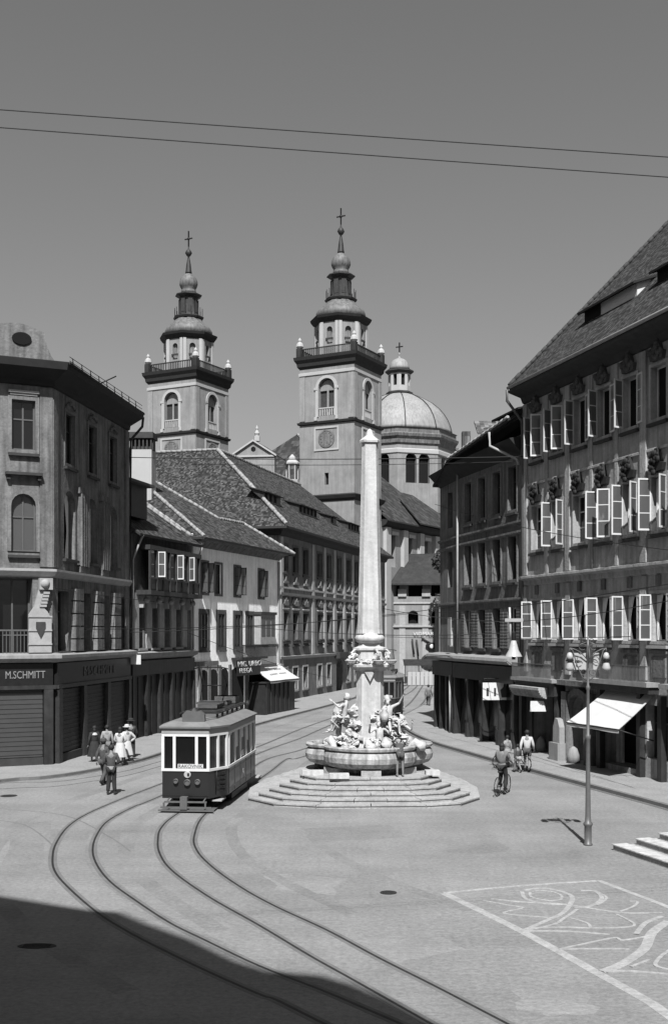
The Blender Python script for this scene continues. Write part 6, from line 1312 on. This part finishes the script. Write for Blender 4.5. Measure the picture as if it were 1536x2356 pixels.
# ================================================================ TRAMS
def tram(mw, label, group='trams on the double track', fr='white_paint'):
    t = empty('tram', mw, label, 'tram', group)          # local: x right, y forwards from front to rear, front face at y=0
    def tp(name, mb, m, par=None, mm=None): return [put(name, q_.mesh(name, m), par or t, mm or mw) for q_ in split_mb(name, mb)][0]
    W_, L_ = 1.06, 7.4; zt = 1.33; zw = 2.43
    def plan(e=0.0): return [(-W_ + .12 - e, -e), (W_ - .46 + e * .4, -e), (W_ - .02 + e, .95), (W_ + e, 1.1), (W_ + e, L_ - 1.1), (W_ - .46 + e, L_ + e), (-W_ + .46 - e, L_ + e), (-W_ - e, L_ - 1.1), (-W_ - e, 1.1), (-W_ - .0 - e, .9)]
    pl = plan(); n = len(pl)
    side = {3}
    mb = MB(); low = []
    for i in range(n): mb.cur = 1 if i in (3, 7) else 0; a, b = pl[i], pl[(i + 1) % n]; mb.face([(*a, .42), (*b, .42), (*b, zt), (*a, zt)])
    mb.cur = 0; mb.face([(*p, .42) for p in pl][::-1]); mb.face([(*p, zt) for p in pl]); body = tp('body', mb, ['tram_dark', 'tram_side'])
    mb = MB(); sweep(mb, pl, [(.004, zt - .03), (.035, zt - .02), (.035, zt + .06), (.004, zt + .065)], True); sweep(mb, pl, [(-.02, zw + .01), (.02, zw + .015), (.02, zw + .09), (-.02, zw + .1)], True)
    def post(a, b, f, w_=.085):
        a, b = Vector(a), Vector(b); d = (b - a).normalized(); c = a + (b - a) * f; nn = Vector((d.y, -d.x)); p = [c - d * w_ / 2 + nn * .02, c + d * w_ / 2 + nn * .02, c + d * w_ / 2 - nn * .05, c - d * w_ / 2 - nn * .05]; mb.prism([(q.x, q.y) for q in p], zt + .06, zw + .02)
    for f in (.0, .26, .74, 1.0): post(pl[0], pl[1], f if 0 < f < 1 else abs(f - .012), .095)
    for f in (.5, .97): post(pl[1], pl[2], f)
    for f in (0, .21, .42, .63, .82, 1): post(pl[3], pl[4], f if 0 < f < 1 else abs(f - .01), .1)
    for i in (4, 5, 6, 8, 9):
        for f in (.02, .5): post(pl[i], pl[(i + 1) % n], f)
    for f in (0.02, .2, .4, .6, .8, .98): post(pl[7], pl[8], f)
    tp('window_frame', mb, fr)
    mb = MB(); g2 = [(x * .965, .035 + y * .991) for x, y in pl]
    for i in range(n): a, b = g2[i], g2[(i + 1) % n]; mb.face([(*a, zt), (*b, zt), (*b, zw + .05), (*a, zw + .05)])
    gl = tp('window_pane', mb, 'glass')
    mb = MB()
    for (a, b, z) in ((1.25, 2.2, zt + .08), (3.5, 4.4, zt + .3), (4.75, 5.55, zt + .1), (2.5, 3.2, zt + .06)): mb.box(W_ - .034, W_ - .03, a, b, z, z + (.95 if a < 2 else .45))
    tp('blind', mb, 'cloth_grey')
    mb = MB(); mb.box(-.42, .42, -.03, .02, zt + .075, zt + .21); dp = tp('destination_plate', mb, 'white_paint'); tx = text_mesh('RAKOVNIK', .16, .004, 'black_paint', sx=1.0); put('lettering', tx, dp, mw @ T(0, -.036, zt + .14))
    mb = MB()                         # panel beading and rivet strips on sides and front
    for s_x in (-1, 1):
        for y in (1.12, 2.1, 3.2, 4.3, 5.4, 6.25): mb.box(s_x * W_ - .012 if s_x > 0 else -W_ - .012, s_x * W_ + .012, y - .02, y + .02, .44, zt - .04)
        mb.box(s_x * W_ - .014, s_x * W_ + .014, 1.15, 6.2, .6, .63); mb.box(s_x * W_ - .014, s_x * W_ + .014, 1.15, 6.2, 1.15, 1.18)
    mb.box(-.92, .58, -.014, -.002, .5, .53); mb.box(-.92, .58, -.014, -.002, 1.28, 1.30); tp('beading', mb, 'tram_dark')
    for tx_, u_ in (('12', 3.7),): put('fleet_number', text_mesh(tx_, .26, .004, 'trim_light'), t, mw @ T(W_ + .02, u_, .88, R(90)))
    # fascia, roof
    mb = MB(); pe = plan(.04); m_ = MB()
    mb.prism(plan(.02), zw + .1, zw + .3); tp('fascia', mb, 'tram_side')
    pr = [(.09, zw + .28), (.10, zw + .34), (0, zw + .38), (-.25, zw + .47), (-.6, zw + .54)]
    mb = MB(); sweep(mb, pl, pr, True); mb.prism([(x * .5, .55 + y * .85) for x, y in pl], zw + .50, zw + .56); cen = [(x * .6, .3 + y * .92) for x, y in pl]; mb.prism(cen, zw + .4, zw + .53); rf = tp('roof', mb, 'tram_roof')
    # roof equipment
    mb = MB()
    for x in (-.62, .62): mb.box(x - .03, x + .03, 1.2, 6.9, zw + .66, zw + .70)
    for k in range(12): mb.box(-.6, .6, 1.3 + k * .48, 1.42 + k * .48, zw + .7, zw + .73); 
    for k in range(7): mb.box(-.65, -.58, 1.3 + k * .9, 1.37 + k * .9, zw + .45, zw + .66); mb.box(.58, .65, 1.3 + k * .9, 1.37 + k * .9, zw + .45, zw + .66)
    tp('roof_walkway', mb, 'shop_wood', rf)
    mb = MB(); mb.box(-.35, .35, 2.6, 4.0, zw + .76, zw + .9); mb.box(-.3, .3, 4.7, 5.6, zw + .76, zw + .86); mb.box(-.4, .4, 5.8, 6.6, zw + .75, zw + 1.0)
    for k in range(8): mb.box(-.42, .42, 2.65 + k * .17, 2.72 + k * .17, zw + .901, zw + .96); tp('resistor_box', mb, 'tram_roof', rf)
    mb = MB(); mb.tube([(-.4, 3.3, zw + 1.0), (-.45, 3.9, zw + 1.5), (-.4, 3.2, zw + 2.15)], .022, 5); mb.tube([(.4, 3.3, zw + 1.0), (.45, 3.9, zw + 1.5), (.4, 3.2, zw + 2.15)], .022, 5); mb.tube([(-.62, 3.2, zw + 2.12), (-.4, 3.2, zw + 2.18), (.4, 3.2, zw + 2.18), (.62, 3.2, zw + 2.12)], .025, 5); mb.tube([(-.45, 3.9, zw + 1.5), (.45, 3.9, zw + 1.5)], .02, 5); tp('pantograph', mb, 'iron', rf)
    mb = MB(); mb.prism_y([(-.34, zw + .44), (.42, zw + .44), (.40, zw + .72), (.25, zw + .84), (.12, zw + .80), (.04, zw + .93), (-.04, zw + .80), (-.2, zw + .84), (-.34, zw + .7)], .25, .45); tp('headboard', mb, 'grey_paint', rf)
    # front lamps, emblem
    for x, z, r_ in ((-.36, .98, .085), (.02, .94, .11), (.36, .96, .095)):
        mb = MB(); mb.lathe([(r_, 0), (r_, .08), (r_ * .8, .1), (r_ * .75, .07)], n=14); me = mb.mesh('headlight', 'grey_paint'); put('headlight', me, t, mw @ T(x - .12, 0, z) @ Matrix.Rotation(R(90), 4, 'X'))
    mb = MB(); mb.lathe([(.115, 0), (.115, .04), (.10, .05)], n=14); em = put('emblem', mb.mesh('emblem', 'enamel'), t, mw @ T(-.1, 0, 1.20) @ Matrix.Rotation(R(90), 4, 'X')); mb = MB(); mb.box(-.02, .05, -.06, -.052, -.05, .05); put('emblem_mark', mb.mesh('emblem_mark', 'black_paint'), em, mw @ T(-.08, 0, 1.2))
    # steps, underframe, wheels, lifeguard
    mb = MB(); mb.box(-.8, .8, .9, L_ - .9, .22, .42); mb.box(-.95, .95, 2.2, L_ - 2.2, .12, .3); tp('underframe', mb, 'black_paint')
    for y in (2.6, 4.9):
        for x in (-.5, .5):
            mb = MB(); mb.lathe([(.36, -.05), (.36, .05), (.1, .08)], n=18); put('wheel', mb.mesh('wheel', 'iron'), t, mw @ T(x, y, .37) @ Matrix.Rotation(R(90), 4, 'Y'))
    mb = MB(); mb.box(W_ - .42, W_ - .08, .25, .95, .3, .34); mb.box(W_ - .1, W_ + .12, L_ - 1.0, L_ - .3, .28, .32); tp('step_board', mb, 'trim_light')
    mb = MB()
    for z, x0, x1 in ((.36, -.78, .62), (.18, -.9, .78), (.08, -.98, .86)): mb.box(x0, x1, -.42, -.37, z - .025, z + .025)
    for x in (-.82, .55): mb.box(x, x + .05, -.42, -.37, .205, .335)
    for x in (-.7, .5): mb.tube([(x, -.4, .36), (x, .1, .44)], .025, 5)
    mb.box(-.25, -.02, -.45, -.2, .12, .52); mb.ball((-.14, -.36, .44), .1, 8); mb.box(-.95, .8, -.36, .6, .05, .07); tp('lifeguard', mb, 'grey_paint')
    mb = MB(); mb.tube([(W_ - .3, .36, .5), (W_ - .26, .34, 1.3)], .018, 5)
    for k in range(5): mb.box(W_ - .25, W_ - .05, .48, .85, .62 + k * .15, .65 + k * .15)
    tp('coupling_hose', mb, 'iron'); return t
TM = T(-4.68, 36.9, 0, -R(5.6)); tram(TM, 'small two-axle tram with white window frames on the curved track, left of the fountain')
tram(T(3.55, 77.0, 0, -R(4.5)), 'second tram, dark and distant, half hidden behind the fountain pedestal', fr='grey_paint')

# ================================================================ STREET LAMP, PENDANT LAMP, WIRES, STAIR
g = G(1352, 1945); lp = empty('street_lamp', T(g.x, g.y, 0), 'tall slender grey street lamp with two hanging globes at right', 'street lamp'); lm = T(g.x, g.y, 0)
mb = MB(); mb.lathe([(.125, 0), (.125, .04), (.10, .06), (.10, .52), (.13, .56), (.13, .60), (.09, .64), (.075, .8), (.062, 1.9), (.058, 2.9), (.075, 2.93), (.075, 3.02), (.048, 3.05), (.042, 4.25), (.06, 4.3), (.06, 4.36), (.035, 4.4), (.03, 5.2), (.05, 5.25), (.02, 5.75)], n=16, smooth=True); put('pole', mb.mesh('pole', 'lamp_paint'), lp, lm)
mb = MB()
for s in (-1, 1):
    mb.tube([(0, 0, 4.5), (s * .16, 0, 4.62), (s * .3, 0, 4.95), (s * .42, 0, 5.35), (s * .5, 0, 5.42)], .016, 6); mb.tube([(s * .02, 0, 5.1), (s * .2, 0, 5.3), (s * .35, 0, 5.38), (s * .5, 0, 5.42)], .014, 6)
    for (cx2, cz2, r2) in ((.15, 5.45, .09), (.12, 4.75, .08), (.22, 5.1, .08), (.1, 5.62, .06)): mb.tube([(s * cx2 + r2 * math.cos(a * .55), .01, cz2 + r2 * math.sin(a * .55)) for a in range(11)], .011, 5)
    mb.tube([(s * .5, 0, 5.42), (s * .5, 0, 5.3)], .012, 5)
mb.tube([(0, -.12, 5.0), (.0, -.2, 5.2), (0, -.1, 5.45), (0, 0, 5.5)], .012, 5); put('scroll_bracket', mb.mesh('scroll_bracket', 'lamp_paint'), lp, lm)
for s in (-1, 1):
    l2 = put('lamp_shade', (lambda mb: (mb.lathe([(.085, 5.1), (.09, 5.2), (.06, 5.28), (.02, 5.3)], (s * .5, 0), 12, smooth=True), mb.mesh('lamp_shade', 'enamel'))[1])(MB()), lp, lm)
    put('lamp_glass', (lambda mb: (mb.lathe([(.03, 4.78), (.11, 4.82), (.115, 4.88), (.08, 5.0), (.05, 5.05)], (s * .5, 0), 12, smooth=True), mb.mesh('lamp_glass', 'trim_light'))[1])(MB()), l2, lm)
    put('lamp_collar', (lambda mb: (mb.lathe([(.09, 5.045), (.11, 5.06), (.11, 5.1)], (s * .5, 0), 12), mb.mesh('lamp_collar', 'black_paint'))[1])(MB()), l2, lm)
tk = empty('stop_sign_board', T(g.x - .2, g.y + .1, 5), 'pair of square white boards fixed to the street lamp below its scrolls', 'sign')
mb = MB(); s_ = len(mb.v); mb.box(-.18, .18, -.015, .015, -.23, .23); utrans(mb, s_, T(g.x - .19, g.y + .12, 5.05, -.25)); s_ = len(mb.v); mb.box(-.09, .09, -.015, .015, -.23, .23); utrans(mb, s_, T(g.x + .24, g.y + .1, 5.05, .3)); part('board', mb, 'enamel', tk)
mb = MB(); s_ = len(mb.v); mb.box(-.14, -.02, -.03, -.018, -.03, .03); utrans(mb, s_, T(g.x - .19, g.y + .12, 5.05, -.25)); part('board_mark', mb, 'black_paint', tk)
# stair at the right edge
q0 = G(1410, 1957); e = Vector((.31, -.95, 0)).normalized(); f_ = Vector((.95, .31, 0)); stp = empty('stair', T(q0.x, q0.y, 0), 'pale stone steps entering the frame at the right edge', 'steps')
for k in range(5):
    a = q0 + f_ * (.62 * k) + e * (.15 * k); mb = MB(); b = a + e * 9; c = b + f_ * 6; d = a + f_ * 6; mb.prism([(p.x, p.y) for p in (a, b, c, d)], .14 * k if k else 0, .14 * (k + 1)); part('step', mb, 'step_stone', stp)
    mb = MB(); a2 = a - f_ * .03 - e * .03; b2 = b - f_ * .03; mb.prism([(p.x, p.y) for p in (a2, b2, b2 + f_ * .45, a2 + f_ * .45)], .14 * (k + 1) + .001, .14 * (k + 1) + .03); part('tread', mb, 'marble', stp)
# pendant lamp and wires
def wire(p, q, sag, r_, label, grp='overhead wires'):
    p, q = Vector(p), Vector(q); n = 14; mb = MB(); mb.tube([p.lerp(q, t / n) - Vector((0, 0, 4 * sag * (t / n) * (1 - t / n))) for t in range(n + 1)], r_, 5)
    o = put('overhead_wire', mb.mesh('overhead_wire', 'wire')); tag(o, label, 'wire', grp); return o
def wp(a, Ya, b, Yb, sag, r_, label): return wire(PT(*a, Ya), PT(*b, Yb), sag, r_, label)
wp((-1200, 163), 12.3, (2900, 452), 17.6, .03, .007, 'upper of the two long wires crossing the sky')
wp((-1200, 200), 12.3, (2900, 503), 17.6, .03, .007, 'lower of the two long wires crossing the sky')
wp((290, 1052), 60, (1215, 1050), 55, .12, .022, 'dark span wire across the street just above the obelisk tip shadow, upper one')
wp((440, 1068), 62, (1180, 1062), 55, .1, .016, 'thin span wire just under the upper span wire over the roofs')
wp((300, 1455), 58, (1050, 1395), 66, .25, .020, 'span wire sloping from the narrow house up to the dark shop house')
wp((150, 1448), 52, (960, 1410), 80, .3, .018, 'span wire from the corner house towards the far street')
wp((122, 1352), 49, (430, 1390), 70, .1, .015, 'short wire running along the corner house front')
wp((1000, 1410), 60, (1560, 1340), 36, .15, .018, 'wire rising to the right in front of the open casements')
wp((880, 1400), 56, (1205, 1430), 54, .2, .015, 'wire from behind the obelisk to the pendant lamp')
wp((1190, 1430), 52, (1560, 1378), 36, .12, .015, 'lower wire rising to the right over the first floor windows')
wp((560, 1440), 60, (1190, 1455), 54, .3, .016, 'sagging contact wire behind the obelisk foot')
wp((430, 1455), 50, (760, 1560), 85, .2, .014, 'contact wire over the tram running down the street')
wp((1000, 1160), 70, (1560, 1268), 38, .3, .016, 'wire slanting down to the right across the second floor windows')
wp((880, 1465), 80, (1450, 1465), 40, .1, .014, 'low wire behind the street lamp scrolls')
c = PT(1181, 1490, 45); pl_ = empty('pendant_lamp', T(c.x, c.y, c.z), 'white bell shaped lamp hanging from span wires at the right corner', 'street lamp'); pm = T(c.x, c.y, c.z)
mb = MB(); mb.lathe([(.34, -.36), (.30, -.28), (.2, -.1), (.15, .1), (.10, .26), (.05, .3)], n=20, smooth=True, cap=False); mb.lathe([(.33, -.36), (.29, -.28), (.19, -.1), (.14, .1), (.09, .25)], n=20, smooth=True, cap=False); put('lamp_shade', mb.mesh('lamp_shade', 'enamel'), pl_, pm)
mb = MB(); mb.lathe([(.07, -.48), (.08, -.3)], n=10); mb.lathe([(.08, .28), (.09, .34), (.09, .6), (.03, .66)], n=10); put('lamp_socket', mb.mesh('lamp_socket', 'black_paint'), pl_, pm)
mb = MB(); mb.tube([(-.12, 0, .3), (-.13, 0, .8), (-.16, 0, 1.6)], .045, 6); put('hanger', mb.mesh('hanger', 'enamel'), pl_, pm)
mb = MB(); mb.box(-.36, .36, -.03, .03, -.065, .065); o = put('street_name_plate', mb.mesh('street_name_plate', 'trim_light'), None, T(c.x, c.y - .08, ZY(1427, 45))); tag(o, 'small pale plate hanging across the rod above the bell shaped lamp', 'sign')
# ================================================================ BUILDING BEHIND THE CAMERA (casts the shade in the foreground)
k_ = 30 / math.tan(R(SUN_EL)); sh = [(-70, 30), (-16, 27.2)] + [tuple(G(*p).xy) for p in ((0, 2062), (215, 2096), (275, 2099), (335, 2124), (440, 2162), (545, 2212), (620, 2236), (735, 2244), (810, 2265), (890, 2298), (1000, 2356))] + [(4.0, 13.5), (9, 10)]
top = [(x - k_ * math.sin(R(SUN_AZ)), y - k_) for x, y in sh]
bh = empty('town_hall', T(top[2][0], top[2][1], 0), 'tall house behind the viewpoint whose shadow falls on the foreground', 'building')
mb = MB(); ft = [(top[-1][0], -60), *top[::-1], (-70, -60)]; mb.prism(ft, 0, 29.2); part('wall', mb, 'plaster_mid', bh)
mb = MB(); sweep(mb, top[::-1], [(-.02, 29.2), (.0, 29.21), (.0, 30), (-.5, 30.01)]); mb.prism(ft, 29.2, 29.6); part('cornice', mb, 'trim_dark', bh)
